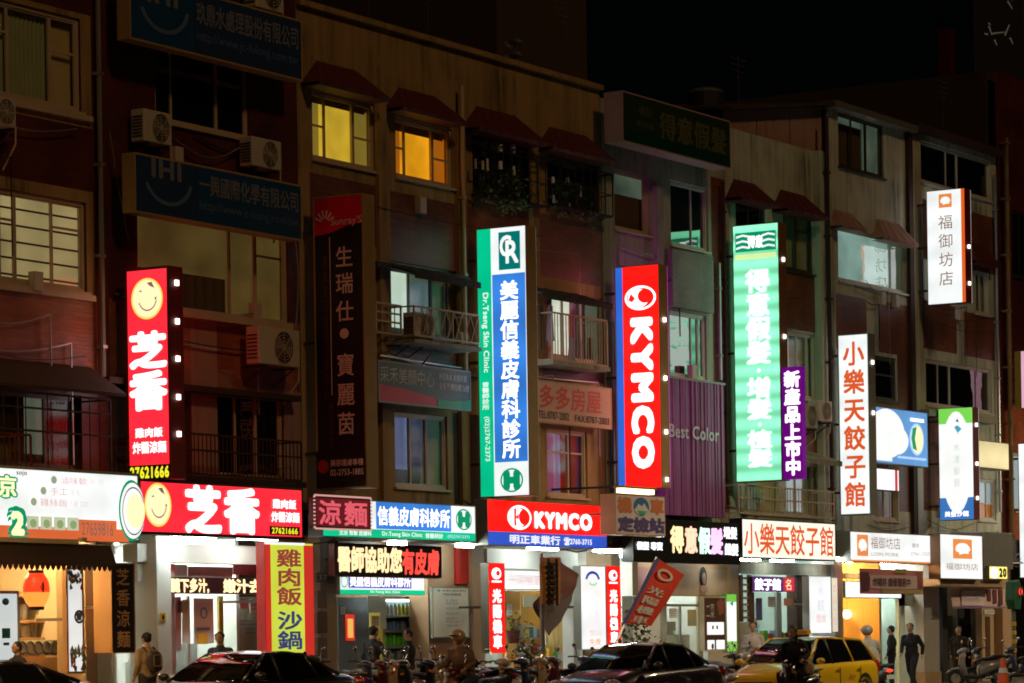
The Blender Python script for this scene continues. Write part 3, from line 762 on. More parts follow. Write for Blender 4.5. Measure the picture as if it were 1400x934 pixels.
# lean-to roof room: pink-grey panels under a sloping edge
xs0, xs1 = X0+.1, X1-.05
b = MB(b4.location); z0 = zt4+.002; zz0 = A(1005, 158, .1)[1]; zz1 = A(1135, 150, .1)[1]
n = 3
for i in range(n):
    a, c = xs0+(xs1-xs0)*i/n, xs0+(xs1-xs0)*(i+1)/n
    q = MB(b4.location); q.add([(a, .1, z0), (c-.04, .1, z0), (c-.04, .1, zz0+(zz1-zz0)*(i+1)/n), (a, .1, zz0+(zz1-zz0)*i/n)], [(0, 1, 2, 3)])
    q.box(a, c-.04, .11, 2.5, z0, z0+.01); q.build('wall_panel', M['plaster_pink'], b4)
b.add([(xs0-.2, -.25, zz0), (xs1+.2, -.25, zz1+.05), (xs1+.2, 5, zz1+.5), (xs0-.2, 5, zz0+.5), (xs0-.2, -.25, zz0+.08), (xs1+.2, -.25, zz1+.13), (xs1+.2, 5, zz1+.6), (xs0-.2, 5, zz0+.6)],
      [(0, 3, 2, 1), (4, 5, 6, 7), (0, 1, 5, 4), (1, 2, 6, 5), (0, 4, 7, 3)])
b.build('roof', M['plaster_dark'], b4)
ac('cream air conditioner right of the purple sign, the nearer of the pair', (1098, 552, 1118, 585), -.75, group='air conditioners on the facades')
ac('white air conditioner mounted behind the nearer one under the right window', (1119, 548, 1138, 576), -.5, group='air conditioners on the facades')
# ---------------------------------------------------------------- building 6
Ztop5 = A(1196, 163)[1]
b5, X0, X1 = bld(5, 'pale plastered house with a wide bright mirroring window between stub hoods', Ztop5, 'plaster_pale')
u1 = RC(1146, 162, 1208, 236); m1 = RC(1146, 320, 1240, 393); l1 = RC(1196, 488, 1226, 548); l2 = RC(1196, 645, 1228, 712)
facade(b5, X0, X1, Z_ARC, Ztop5, 'plaster_pale', [u1, m1, l1, l2],
       [RC(1143, 405, 1185, 480)+('tile_brown',), RC(1201, 415, 1246, 485)+('tile_brown',), RC(1186, 548, 1232, 650)+('plaster_ochre',), RC(1228, 480, 1252, 700)+('tile_brown',)])
window(b5, u1, (.33, .66), (), 'frame_dark', 'glass_clear', [(0, 0, .64, .16, 'lit_frost'), (.67, 0, 1, 1, 'lit_frost'), (0, .16, .66, 1, 'curtain_brown')])
window(b5, m1, (.8,), (), 'frame_white', 'glass_clear_bright', [(0, 0, .8, 1, 'lit_paleteal'), (.8, 0, 1, 1, 'lit_dim_green')], label='wide pale lit window mirroring a sign')
window(b5, l1, (), (.6,), 'frame_dark', 'glass_dark'); window(b5, l2, (.5,), (), 'frame_cream', 'glass_clear', [(0, 0, 1, 1, 'curtain_tan')])
hood(b5, RC(1144, 288, 1176, 312, -.2), .42, 'plaster_pink', .15); hood(b5, RC(1200, 302, 1246, 330, -.2), .42, 'plaster_pink', .2)
slab(b5, (X0, X1, Ztop5-.1, Ztop5+.08), -.3, 'alu', 'gutter', y1=.28)
x = A(1247, 400, -.1)[0]; slab(b5, (x-.12, x+.15, Z_ARC, Ztop5-.12), -.12, 'plaster_dark', 'pier')
# ---------------------------------------------------------------- building 7
Ztop6 = A(1315, 196)[1]
b6, X0, X1 = bld(6, 'last shop house with dark wide windows behind the white pig sign', Ztop6, 'plaster_pale')
u1 = RC(1259, 206, 1354, 262); m1 = RC(1266, 498, 1356, 560); m0 = RC(1334, 372, 1352, 430); l1 = RC(1337, 655, 1362, 712)
facade(b6, X0, X1, Z_ARC, Ztop6, 'plaster_pale', [u1, m1, m0, l1],
       [RC(1262, 415, 1308, 480)+('tile_brown',), RC(1318, 430, 1360, 490)+('tile_brown',), RC(1262, 285, 1360, 365)+('tile_brown',), RC(1262, 570, 1336, 700)+('tile_brown',)])
window(b6, u1, (.38, .54), (), 'frame_white', 'glass_dark'); window(b6, m1, (.2, .38, .8), (), 'frame_white', 'glass_dark')
window(b6, m0, (.5,), (), 'frame_white', 'glass_clear', [(0, 0, 1, 1, 'curtain_green')]); hood(b6, RC(1328, 333, 1360, 360, -.2), .4)
window(b6, l1, (.6,), (.4,), 'frame_white', 'glass_clear', [(0, 0, 1, .6, 'lit_cool'), (0, .6, 1, 1, 'lit_orange_dim')])
slab(b6, (X0, X1, Ztop6-.1, Ztop6+.08), -.3, 'plaster_dark', 'gutter', y1=.28)
pipe(b6, 1364, 240, 700, -.1, .05, 'alu')
slab(b6, RC(1266, 566, 1360, 574, -.2), -.3, 'plaster_grey', 'ledge')
# ---------------------------------------------------------------- building 8 (right edge)
Ztop7 = A(1400, 110)[1]
b7, X0, X1 = bld(7, 'tall dark red building cut off by the picture edge', Ztop7, 'plaster_dark')
w1 = RC(1384, 290, 1410, 380); w2 = RC(1386, 620, 1420, 700)
facade(b7, X0, X1, Z_ARC, Ztop7, 'tile_red', [w1, w2], [RC(1372, 560, 1480, 760)+('tile_orange',)])
window(b7, w1, (.5,), (), 'frame_dark'); window(b7, w2, (.5,), (), 'frame_cream', 'glass_clear', [(0, 0, 1, 1, 'lit_cool')])
pipe(b7, 1380, 190, 760, -.2, .07, 'plaster_ochre')
# ---------------------------------------------------------------- towers behind
def tower(label, px0, px1, ytop, Y, mat, rows=9, cols=6, dep=8):
    x0 = A(px0, 300, Y+dep)[0]; x1 = A(px1, 300, Y)[0]; z1 = A((px0+px1)/2, ytop, Y)[1]
    t = thing('tower_block', label, 'building', ((x0+x1)/2, Y, 0))
    b = MB(t.location); b.box(x0, x1, Y, Y+dep, 0, z1); b.build('wall', M[mat], t)
    for r in range(rows):
        for c in range(cols):
            xx = x0+(x1-x0)*(c+.3)/cols; zz = z1-1.2-(r+1)*2.9
            if zz < 8: continue
            q = MB(t.location); q.box(xx, xx+(x1-x0)*.4/cols, Y-.03, Y-.002, zz, zz+1.4); q.build('window', M['glass_dark'], t)
    return t, x0, x1, z1
D('tower_brown', (.06, .035, .02), .9); D('tower_blue', (.06, .06, .075), .6)
tower('plain dark tower block rising behind the ochre house', 395, 806, -240, 14, 'tower_brown', 0, 7)
t, x0, x1, z1 = tower('dim bluish tower at the top right corner with glinting lights', 1335, 1460, -120, 30, 'tower_blue', 6, 3, 3)
b = MB(t.location)
for (xa, ya, xb, yb) in [(1352, 36, 1356, 48), (1357, 46, 1373, 44), (1374, 48, 1380, 34), (1360, 55, 1363, 62), (1381, 52, 1385, 60), (1378, 2, 1384, 12), (1384, 0, 1382, -10), (1352, 32, 1354, 34), (1350, 47, 1346, 46)]:
    p = A(xa, ya, 29.8); q = A(xb, yb, 29.8); b.cone((p[0], 29.8, p[1]), .055, (q[0], 29.8, q[1]), .03, 5)
b.build('painted_glint', T('glint', (.6, .5, .4), .07), t)  # faint reflections on the tower, put in as glowing strokes
x0, x1, z0, z1 = RC(1298, 40, 1306, 106, 24)
t = thing('red_beacon_mast', 'faint red lit column against the black sky near the corner', 'mast', ((x0+x1)/2, 24, 0))
b = MB(t.location); b.box(x0+.2, x1-.2, 24.2, 24.5, 0, z0); b.build('mast', M['steel_black'], t)
b = MB(t.location); b.box(x0, x1, 24, 24.6, z0, z1); b.build('beacon', T('faint_red', (.10, .006, .004), .015), t)
x, z = A(965, 128, 2.0)
t = thing('water_tank', 'small dark water tank on the roof above the wig shop signboard', 'water tank', (x, 2, z-1.6))
b = MB(t.location); b.cone((x, 2, z-1.6), .5, (x, 2, z), .5, 16); b.build('tank', M['steel_black'], t)
b = MB(t.location); b.ell((x, 2, z), (.5, .5, .16), 16, 6); b.build('lid', M['tin'], t)

# roof aerials and a sagging net of service cables on the fronts
for px, yb, h in ((505, 30, 2.2), (585, 55, 1.5), (770, 100, 1.8), (1010, 148, 1.4), (1290, 180, 1.6), (230, -180, 2)):
    x, z = A(px, yb, 1.2)
    t = thing('roof_aerial', 'thin television aerial standing on the roof edge %s' % {505: 'above the yellow lit window', 585: 'above the orange lit window', 770: 'near the dark green signboard', 1010: 'by the lean-to roof room', 1290: 'over the white standing sign', 230: 'of the red tiled house'}[px], 'aerial', (x, 1.2, z-.8), 0, 'roof aerials')
    b = MB(t.location); b.cone((x, 1.2, z-.8), .02, (x, 1.2, z+h), .015, 5); b.build('mast', M['steel_black'], t)
    for k in range(4): b = MB(t.location); w_ = .45-.08*k; b.cone((x-w_, 1.2, z+h-.1-.16*k), .008, (x+w_, 1.2, z+h-.1-.16*k), .008, 4); b.build('rod', M['alu'], t)
for r_, xs_ in ((b0, 0), (b1, 1), (b2, 2), (b3, 3), (b4, 4), (b5, 5), (b6, 6)):
    for k in range(7):
        xa, xb = XB[xs_]+.2, XB[xs_+1]-.2; x0 = R.uniform(xa, (xa+xb)/2); x1 = R.uniform((xa+xb)/2, xb); z = R.choice([4.9, 7.2, 7.9, 10.6, 11.2])+R.uniform(-.3, .3); sg = R.uniform(.05, .3)
        pts = [(x0+(x1-x0)*i/10, -.06-.02*k, z-sg*math.sin(PI*i/10)) for i in range(11)]
        if R.random() < .5: pts.append((x1+.02, -.06-.02*k, z-R.uniform(.8, 2.5)))
        b = MB(r_.location); b.tube(pts, R.choice((.009, .013, .018)), 4); b.build('cable', M[R.choice(('cable_black', 'cable_black', 'alu'))], r_)
    for k in range(2):
        x = R.uniform(XB[xs_]+.3, XB[xs_+1]-.3); z = R.choice([5.0, 8.0, 10.8]); b = MB(r_.location); b.box(x, x+.25, -.16, -.003, z, z+.35); b.build('junction_box', M['ac_white'], r_, bevel=.01)

# ================================================================ signs
WHT = T('print_white', (1, .93, .93), 1.7); WH2 = T('print_white_soft', (.95, .97, .95), 1.0)
E('face_red', (.80, .014, .026), 1.8, tubes=(.9, .10)); E('face_red_pure', (.90, .006, .004), 1.7, tubes=(.62, .10))
E('face_white', (.86, .90, .90), 1.06, tubes=(.8, .05)); E('face_white_warm', (.93, .90, .76), 1.1); E('face_green', (.0, .42, .20), .9)
E('face_green_light', (.17, .62, .35), 1.65, tubes=(.45, .30)); E('face_blue', (.03, .17, .58), .95); E('face_yellowgreen', (.62, .72, .06), .95)
E('face_black_led', (.01, .008, .008), .02); E('face_purple', (.085, .0, .12), 1.4); E('face_sky', (.12, .34, .72), .9)
RED = T('print_red', (.62, .03, .02), .9); ORG = T('print_orange', (.72, .10, .02), .95); BRN = T('print_brown', (.30, .16, .12), .75)
YEL = T('print_yellow', (.95, .90, .03), 1.0); BLK = D('print_black', (.01, .01, .01), .6); GRN = T('print_green', (.0, .33, .15), .85)
CRM = T('emblem_cream', (1, .88, .50), 1.1); BLU = T('print_blue', (.02, .06, .42), .8); ORP = T('print_pale_orange', (.9, .30, .08), .85)
LTB = T('print_pale_blue', (.45, .68, .95), 1.0); PNK = D('print_pink_paint', (.95, .72, .70), .5); GRT = D('print_grey_paint', (.72, .72, .70), .6)
LED = T('led_warm', (1, .74, .40), 1.35); LEDR = T('led_red', (1, .08, .06), 1.1); LEDW = T('led_white', (.9, .95, 1), 1.7)
# smiling face emblem: cream disc, tuft, curved mouth
def smile(u0, v0, u1, v1):
    w_, h_ = u1-u0, v1-v0
    return [('e', (u0, v0, u1, v1), T('emblem_rim', (1, .72, .12), 1.0)), ('e', (u0+.05*w_, v0+.05*h_, u1-.05*w_, v1-.05*h_), CRM),
            ('o', (u0+.22*w_, v0+.15*h_, u1-.18*w_, v1-.20*h_), BRN, .10, (PI*1.12, PI*1.92)),
            ('p', [(u0+.5*w_, v0+.12*h_), (u0+.66*w_, v0+.10*h_), (u0+.75*w_, v0+.26*h_), (u0+.60*w_, v0+.2*h_)], BRN),
            ('p', [(u0+.24*w_, v0+.32*h_), (u0+.32*w_, v0+.28*h_), (u0+.36*w_, v0+.33*h_)], BRN), ('p', [(u0+.74*w_, v0+.5*h_), (u0+.82*w_, v0+.46*h_), (u0+.80*w_, v0+.56*h_)], BRN)]
sign('tall red lit standing sign with a smiling face above two large white characters', (173, 366, 233, 656), -.35, .42, 'perp', M['face_red'], M['sign_red_side'],
     smile(.14, .05, .86, .245)+[('t', '芝', (.10, .305, .92, .475), WHT, .035), ('t', '香', (.10, .49, .92, .67), WHT, .035),
      ('t', '雞肉飯', (.2, .755, .82, .80), WHT, .02), ('t', '炸醬涼麵', (.14, .82, .9, .875), WHT, .02), ('r', (.02, .93, .98, 1.0), BLK), ('t', '27621666', (.08, .94, .95, .99), YEL, .03)],
     group='vertical signs standing out from the facades', clips=(.92, .74, .56, .38, .2))
sign('red lit signboard with a smiling face above the bright white shop', (190, 661, 414, 734), -1.15, .4, 'par', M['face_red'], M['sign_black'],
     smile(.03, .06, .185, .86)+[('t', '芝', (.265, .08, .475, .94), WHT, .035), ('t', '香', (.50, .08, .71, .92), WHT, .035),
      ('t', '雞肉飯', (.80, .24, .95, .42), WHT, .02), ('t', '炸醬涼麵', (.79, .48, .97, .68), WHT, .02), ('r', (.775, .76, .97, .93), BLK), ('t', '27621666', (.79, .79, .955, .90), YEL, .02)])
it = []
E('orange_strip', (.80, .16, .05), .8); DOT = T('dot_green', (.38, .46, .30), .75); RSE = T('print_rose', (.72, .42, .44), .85); RS2 = T('print_rose_faint', (.72, .66, .66), .9)
for k, (u, v, s1, s2) in enumerate([(.50, .16, '滷味軟', '骨 飯'), (.44, .32, '手工', '麵 食'), (.385, .48, '雞絲飯', '便當')]):
    it += [('e', (u, v-.055, u+.032, v+.055), DOT), ('t', s1, (u+.05, v-.055, u+.05+.05*len(s1), v+.055), RSE, .0), ('t', s2, (u+.06+.05*len(s1), v-.045, u+.06+.085*len(s1), v+.045), RS2, 0)]
it += [('r', (0, .82, .93, 1), M['orange_strip']), ('r', (.64, .70, .86, .95), M['orange_strip']), ('t', '27659816', (.66, .74, .84, .92), BRN, .01)]
for k in range(4): it += [('r', (.36+.072*k, .68, .424+.072*k, .86), T('photo_print', (.62, .68, .48), .8), 'printed_dish'), ('e', (.375+.072*k, .72, .412+.072*k, .84), T('dish_green', (.35, .50, .22), .7), 'printed_dish')]
it += [('e', (.868, .10, 1.02, .99), GRN), ('e', (.877, .14, 1.02, .95), WH2), ('o', (.888, .2, 1.02, .9), T('print_navy', (.08, .1, .2), .6), .06), ('e', (.91, .3, 1.02, .8), CRM)]
it += [('t', '涼', (.17, .14, .30, .44), GRN, .07), ('t', '涼', (.17, .14, .30, .44), T('print_lemon', (.9, 1, .55), 1.1), .02), ('t', '2', (.27, .63, .335, .95), GRN, .12), ('t', '2', (.275, .65, .33, .93), MATS['print_lemon'], .05), ('t', 'sojo', (.30, .06, .355, .14), BLK)]
sign('long white lit signboard with green dots, dish pictures and the number 27659816', (-60, 640, 190, 738), -1.2, .35, 'par', M['face_white'], M['sign_grey'], it)
# company signs
bl = D('panel_navy', (.02, .05, .14), .4); bl2 = D('panel_blue_unlit', (.014, .07, .18), .4); gp = D('print_steel', (.19, .20, .25), .5); gw = D('print_bluegrey', (.10, .18, .32), .5)
for lab, px, s1, s2, col in (('upper dark blue company signboard beneath the air conditioner at the top edge', (177, -4, 412, 82), '玖鼎水處理股份有限公司', 'http://www.jc-fulong.com.tw', bl2),
                        ('lower dark blue company signboard between the black window and the tan window', (184, 231, 412, 310), '一興國際化學有限公司', 'http://www.e-hung.com.tw', bl)):
    sign(lab, px, -.7, .3, 'par', col, M['sign_tan'], [('r', (.36, .0, .995, .995), bl if col is bl2 else bl2), ('t', 'IHI', (.10, .05, .26, .34), gp, .03), ('o', (.05, -.15, .33, .80), gw, .14, (PI*1.1, PI*1.95)), ('t', s1, (.37, .14, .98, .50), gp, .015), ('t', s2, (.37, .6, .97, .8), gw, 0)], rim=.035)
# black standing beauty salon sign
s5 = [('r', (.0, .0, 1, .1), D('panel_darkred', (.72, .012, .02), .4)), ('p', [(0, .1), (1, .1), (1, .1), (.7, .105), (.35, .125), (0, .132)], MATS['panel_darkred']), ('t', "Sunray'S", (.36, .075, .98, .108), PNK, .005)]
for k in range(6):
    a = math.radians(20+27*k); cx_, cy_ = .24, .088
    s5.append(('p', [(cx_+.07*math.cos(a-.1), cy_-.013*math.sin(a-.1)), (cx_+.20*math.cos(a-.05), cy_-.042*math.sin(a-.05)), (cx_+.20*math.cos(a+.12), cy_-.042*math.sin(a+.12)), (cx_+.07*math.cos(a+.25), cy_-.013*math.sin(a+.25))], PNK))
s5 += [('r', (.33, .14, .345, .68), PNK)]
for ch, v in zip('生瑞仕', (.175, .265, .36)): s5.append(('t', ch, (.45, v, .80, v+.072), PNK, .01))
s5.append(('e', (.52, .455, .70, .49), PNK))
for ch, v in zip('寶麗茵', (.54, .64, .74)): s5.append(('t', ch, (.45, v, .80, v+.078), PNK, .01))
s5 += [('v', '專業美容護膚沙龍中心', (.20, .2, .30, .70), D('print_dim', (.10, .05, .06), .6), 0), ('v', '護膚專家', (.28, .7, .38, .86), MATS['print_dim'], 0),
       ('r', (.01, .87, .99, .995), D('panel_dusk', (.02, .015, .01), .4)), ('e', (.04, .90, .26, .945), D('dot_red_paint', (.5, .02, .03), .5)), ('t', '美容護膚專櫃', (.3, .90, .96, .924), PNK), ('t', '02-2753-1885', (.3, .934, .96, .955), PNK)]
sign('tall black unlit standing sign with pink characters and a sun emblem on dark red', (431, 268, 499, 668), -.35, .42, 'perp', M['sign_black'], M['sign_tan'], s5, group='vertical signs standing out from the facades', rim=.03)
# clinic standing sign
bands = E('face_clinic_blue', (.03, .18, .60), 1.15, tubes=(1.4, .18)); gr = E('face_clinic_green', (.0, .42, .20), 1.3)
s6 = [('r', (0, 0, .29, 1), gr), ('r', (.31, .175, .97, .872), bands), ('r', (.45, .02, .88, .16), T('logo_teal', (.0, .22, .20), .8)), ('t', 'C', (.48, .035, .70, .11), WH2, .02), ('t', 'R', (.60, .055, .84, .135), WH2, .02)]
s6 += [('v', '美麗信義皮膚科診所', (.47, .20, .83, .86), WHT, .02, .04), ('R', 'Dr.Tseng Skin Clinic', (.09, .24, .23, .535), WH2, .01), ('v', '曾醫師診所', (.08, .57, .22, .675), WH2, .01), ('R', '(02)2767-2373', (.10, .70, .22, .865), WH2, 0)]
s6 += [('o', (.42, .895, .88, .985), GRN, .14), ('t', 'H', (.53, .912, .77, .968), GRN, .08)]
sign('tall white, blue and green lit standing sign of the skin clinic', (654, 311, 722, 679), -.35, .42, 'perp', M['face_white'], M['sign_tan'], s6, group='vertical signs standing out from the facades', rim=.02)
sign('blue and green lit clinic signboard above the red message display', (440, 686, 650, 738), -1.0, .35, 'par', M['face_white'], M['sign_grey'],
     [('r', (.335, .03, .83, .735), bands), ('r', (0, .75, 1, .99), gr), ('t', '信義皮膚科診所', (.345, .14, .82, .64), WHT, .018), ('o', (.86, .1, .97, .68), GRN, .14), ('t', 'H', (.885, .22, .945, .56), GRN, .08),
      ('t', '主治 曾醫 皮膚科', (.1, .80, .34, .93), WH2), ('t', 'Dr.Tseng Skin Clinic', (.37, .80, .63, .94), WH2, .01), ('t', '曾醫師診', (.65, .80, .77, .93), WH2, .01), ('t', '(02)2767-2373', (.8, .82, .95, .92), LTB)], rim=.025)
# maroon LED sign
rt, W, H = sign('small dark red sign with glowing pink characters hung below the black standing sign', (431, 681, 506, 722), -1.5, .16, 'par', E('face_maroon', (.22, .012, .02), .5), M['steel_black'],
     [('t', '涼', (.06, .1, .46, .92), T('neon_pink', (.85, .12, .16), .9), .02), ('t', '麵', (.52, .1, .94, .92), MATS['neon_pink'], .02)], rim=.02)
b = MB()
for i in range(26):
    for z in (-.03, H+.03): b.box(-W/2+W*i/25-.018, -W/2+W*i/25+.018, -.02, .01, z-.018, z+.018)
for i in range(9):
    for x in (-W/2-.03, W/2+.03): b.box(x-.018, x+.018, -.02, .01, H*i/8-.015, H*i/8+.015)
b.build('bulb_border', T('bulb', (.9, .45, .4), .7), rt)
# beauty centre sign
sign('grey unlit signboard with a red and green wave under the lattice balcony', (517, 500, 643, 556), -.5, .2, 'par', D('panel_slate', (.12, .19, .17), .5), M['sign_grey'],
     [('t', '采禾美顏中心', (.02, .12, .60, .52), GRT, .0), ('p', [(0, .58), (.25, .62), (.62, .76), (.62, .98), (0, .98)], D('paint_crimson', (.75, .08, .12), .5)), ('p', [(.63, .98), (.63, .78), (.8, .80), (1, .72), (1, .98)], D('paint_green', (.05, .50, .25), .5)),
      ('t', '美容護膚 美體紓壓', (.64, .13, .98, .30), GRT, .01), ('t', '全身芳療指壓油壓', (.64, .36, .98, .54), GRT, .01)], rim=.03)
sign('faded pink unlit estate agent signboard with red brush characters and phone numbers', (733, 525, 836, 582), -.45, .2, 'par', D('panel_faded', (.55, .34, .24), .6), M['sign_tan'],
     [('t', '多多房屋', (.03, .1, .86, .66), D('paint_redbrush', (.60, .07, .03), .6), .015), ('t', 'TEL:8787-2002', (.02, .72, .42, .90), BLK), ('t', 'FAX:8787-2003', (.50, .74, .96, .90), BLK)], rim=.03)
# scooter dealer: standing sign
kl = [('r', (0, 0, .17, 1), E('face_kblue', (.03, .16, .75), .85))]
def klogo(u0, v0, u1, v1, red=M['face_red_pure'], rot=False):
    w_, h_ = u1-u0, v1-v0
    o = [('e', (u0, v0, u1, v1), WHT), ('e', (u0+.07*w_, v0+.09*h_, u1-.07*w_, v1-.09*h_), red), ('e', (u0+.10*w_, v0+.12*h_, u1-.22*w_, v1-.10*h_), WHT)]
    if rot: o += [('e', (u0+.42*w_, v0+.14*h_, u0+.90*w_, v0+.72*h_), red), ('p', [(u0+.20*w_, v0+.30*h_), (u0+.34*w_, v0+.52*h_), (u0+.24*w_, v0+.66*h_), (u0+.12*w_, v0+.58*h_)], red)]
    else: o += [('e', (u0+.46*w_, v0+.16*h_, u0+.90*w_, v0+.80*h_), red), ('p', [(u0+.26*w_, v0+.16*h_), (u0+.36*w_, v0+.14*h_), (u0+.34*w_, v0+.46*h_), (u0+.46*w_, v0+.36*h_), (u0+.44*w_, v0+.60*h_), (u0+.34*w_, v0+.52*h_), (u0+.36*w_, v0+.86*h_), (u0+.26*w_, v0+.82*h_)], red)]
    return o
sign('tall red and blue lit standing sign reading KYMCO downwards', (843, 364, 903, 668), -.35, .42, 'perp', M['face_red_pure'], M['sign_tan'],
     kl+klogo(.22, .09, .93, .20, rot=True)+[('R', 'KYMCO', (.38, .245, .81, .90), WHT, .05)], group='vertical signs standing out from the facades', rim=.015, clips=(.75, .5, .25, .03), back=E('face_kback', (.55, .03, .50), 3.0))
sign('red and blue lit KYMCO signboard over the scooter dealer', (666, 687, 829, 748), -1.0, .35, 'par', M['face_red_pure'], M['sign_grey'],
     [('r', (0, .70, 1, 1), E('face_kblue2', (.03, .10, .62), .9))]+klogo(.16, .10, .355, .64)+[('t', 'KYMCO', (.385, .24, .86, .57), WHT, .045), ('t', '明正車業行', (.17, .75, .59, .95), WH2, .02), ('t', '☎2760-3715', (.62, .77, .86, .94), WH2, .02)], rim=.015)
b_or, b_bl = D('paint_orange', (.60, .20, .08), .6), D('paint_violet', (.10, .08, .28), .6)
sign('pale pink sign with a round mountain emblem below the KYMCO standing sign', (841, 677, 909, 732), -1.9, .4, 'par', D('panel_palepink', (.72, .62, .66), .5), M['sign_tan'],
     [('t', '機', (.05, .08, .32, .46), b_or, .04), ('t', '車', (.70, .08, .97, .46), b_or, .04), ('e', (.36, .06, .67, .52), D('paint_skyblue', (.05, .17, .42), .5)), ('p', [(.37, .38), (.46, .22), (.52, .28), (.57, .20), (.66, .38), (.60, .48), (.45, .49)], D('paint_white', (.7, .7, .72), .5)),
      ('p', [(.42, .38), (.62, .40), (.57, .49), (.47, .49)], MATS['paint_green']), ('t', '定檢站', (.05, .56, .97, .92), b_bl, .035)], rim=.02)
x0, x1, z0, z1 = RC(848, 667, 892, 675, -1.85)
t = thing('sign_lamp', 'short warm strip lamp between the KYMCO standing sign and the pink inspection sign', 'lamp', ((x0+x1)/2, -1.85, z0))
b = MB(t.location); b.box(x0, x1, -1.9, -1.75, z0, z1-.03); b.build('tube', E('lamp_warm', (1, .75, .35), 4), t); b = MB(t.location); b.box(x0-.05, x1+.05, -1.95, -1.7, z1-.028, z1+.02); b.build('cap', M['sign_tan'], t)
b = MB(t.location); b.box(x0, x0+.05, -1.69, -.02, z1-.02, z1+.03); b.build('arm', M['steel_black'], t)
# wig shop
sign('large unlit dark green signboard on the roof edge with vertical ghost characters', (851, 145, 998, 212), -.9, .5, 'par', D('panel_bottlegreen', (.022, .045, .016), .4), M['sign_pink'],
     [('r', (0, .74, 1, .995), D('panel_green2', (.0, .05, .022), .4)), ('t', '得意假髮', (.33, .20, .96, .74), D('print_olive', (.12, .12, .045), .5), .02), ('t', '織髮', (.14, .2, .26, .4), MATS['print_olive'], 0), ('t', '專業植髮', (.12, .5, .28, .64), MATS['print_olive'], 0)], rim=.03)
t6 = [('r', (.06, .03, .94, .105), GRN)]
for k in range(3):
    for (ua, ub) in ((.08, .36), (.64, .92)):
        v = .043+.022*k; t6.append(('p', [(ua, v), ((ua+ub)/2, v-.006), (ub, v), (ub, v+.008), ((ua+ub)/2, v+.002), (ua, v+.008)], WH2))
t6 += [('t', '得意', (.34, .045, .66, .092), WHT, .03), ('r', (.06, .115, .94, .135), T('pale_yellow', (.7, .9, .35), 1.0))]
GH = T('halo_white', (.80, 1, .86), 1.25)
for s_, v0, v1 in (('得意假髮', .175, .545), ('增髮', .595, .76), ('植髮', .80, .945)): t6.append(('v', s_, (.28, v0, .80, v1), GH, .03, .03))
t6 += [('e', (.50, .562, .58, .578), GH), ('e', (.50, .772, .58, .788), GH)]
sign('very tall bright green lit standing sign with white characters of the wig shop', (1004, 307, 1067, 658), -.35, .42, 'perp', M['face_green_light'], M['sign_brown'], t6, group='vertical signs standing out from the facades', rim=.02, clips=(.85, .55, .2))
sign('slim purple standing sign with glowing white characters beside the green sign', (1070, 502, 1097, 655), -1.75, .2, 'perp', M['face_purple'], M['face_purple'],
     [('v', '新產品上市中', (.12, .03, .9, .97), T('led_violet', (1, .86, 1), 1.7), .035, .08)], rim=.02, legs=False)
sign('dark LED signboard with multicoloured glowing characters of the wig shop', (865, 712, 1011, 770), -1.0, .3, 'par', M['face_black_led'], M['sign_black'],
     [('t', '得', (.34, .14, .46, .76), LED, .03), ('t', '意', (.47, .14, .59, .76), T('led_pinkish', (1, .5, .35), 1.6), .03), ('t', '假', (.60, .14, .71, .76), T('led_green', (.55, 1, .75), 1.6), .03), ('t', '髮', (.71, .14, .83, .76), T('led_magenta', (1, .45, .9), 1.6), .03),
      ('t', '增髮', (.84, .10, .97, .38), LEDW, .03), ('t', '織髮', (.85, .50, .98, .78), LEDW, .03), ('t', '得意', (.05, .2, .28, .42), LEDW, .02), ('t', '假髮 專賣', (.03, .54, .30, .72), LEDW, .03)], rim=.02)
# purple lit corrugated panel with raised letters, glow partly put into the slat colour
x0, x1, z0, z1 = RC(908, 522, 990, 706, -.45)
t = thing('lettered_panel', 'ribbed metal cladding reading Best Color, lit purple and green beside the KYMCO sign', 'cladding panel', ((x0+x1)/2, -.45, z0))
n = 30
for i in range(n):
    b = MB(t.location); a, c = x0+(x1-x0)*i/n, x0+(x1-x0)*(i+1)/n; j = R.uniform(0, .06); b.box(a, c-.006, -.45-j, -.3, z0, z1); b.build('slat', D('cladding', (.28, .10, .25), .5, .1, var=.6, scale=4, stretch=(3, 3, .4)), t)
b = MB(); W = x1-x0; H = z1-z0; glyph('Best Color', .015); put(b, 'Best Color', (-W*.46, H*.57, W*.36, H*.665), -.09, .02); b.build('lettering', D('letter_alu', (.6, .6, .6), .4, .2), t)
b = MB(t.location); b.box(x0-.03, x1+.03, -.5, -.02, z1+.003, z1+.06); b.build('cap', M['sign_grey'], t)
# dumpling house
sign('white lit signboard with orange brush characters under the railing balcony', (1014, 712, 1142, 765), -1.0, .35, 'par', M['face_white_warm'], M['sign_black'],
     [('t', '小樂天餃子館', (.02, .10, .98, .90), ORG, .012)], rim=.03)
sign('tall white lit standing sign with six orange red characters', (1147, 457, 1189, 704), -.35, .42, 'perp', M['face_white'], M['sign_grey'],
     [('v', '小樂天餃子館', (.17, .03, .85, .965), ORG, .022, .14)], group='vertical signs standing out from the facades', rim=.03, clips=(.85, .55, .25))
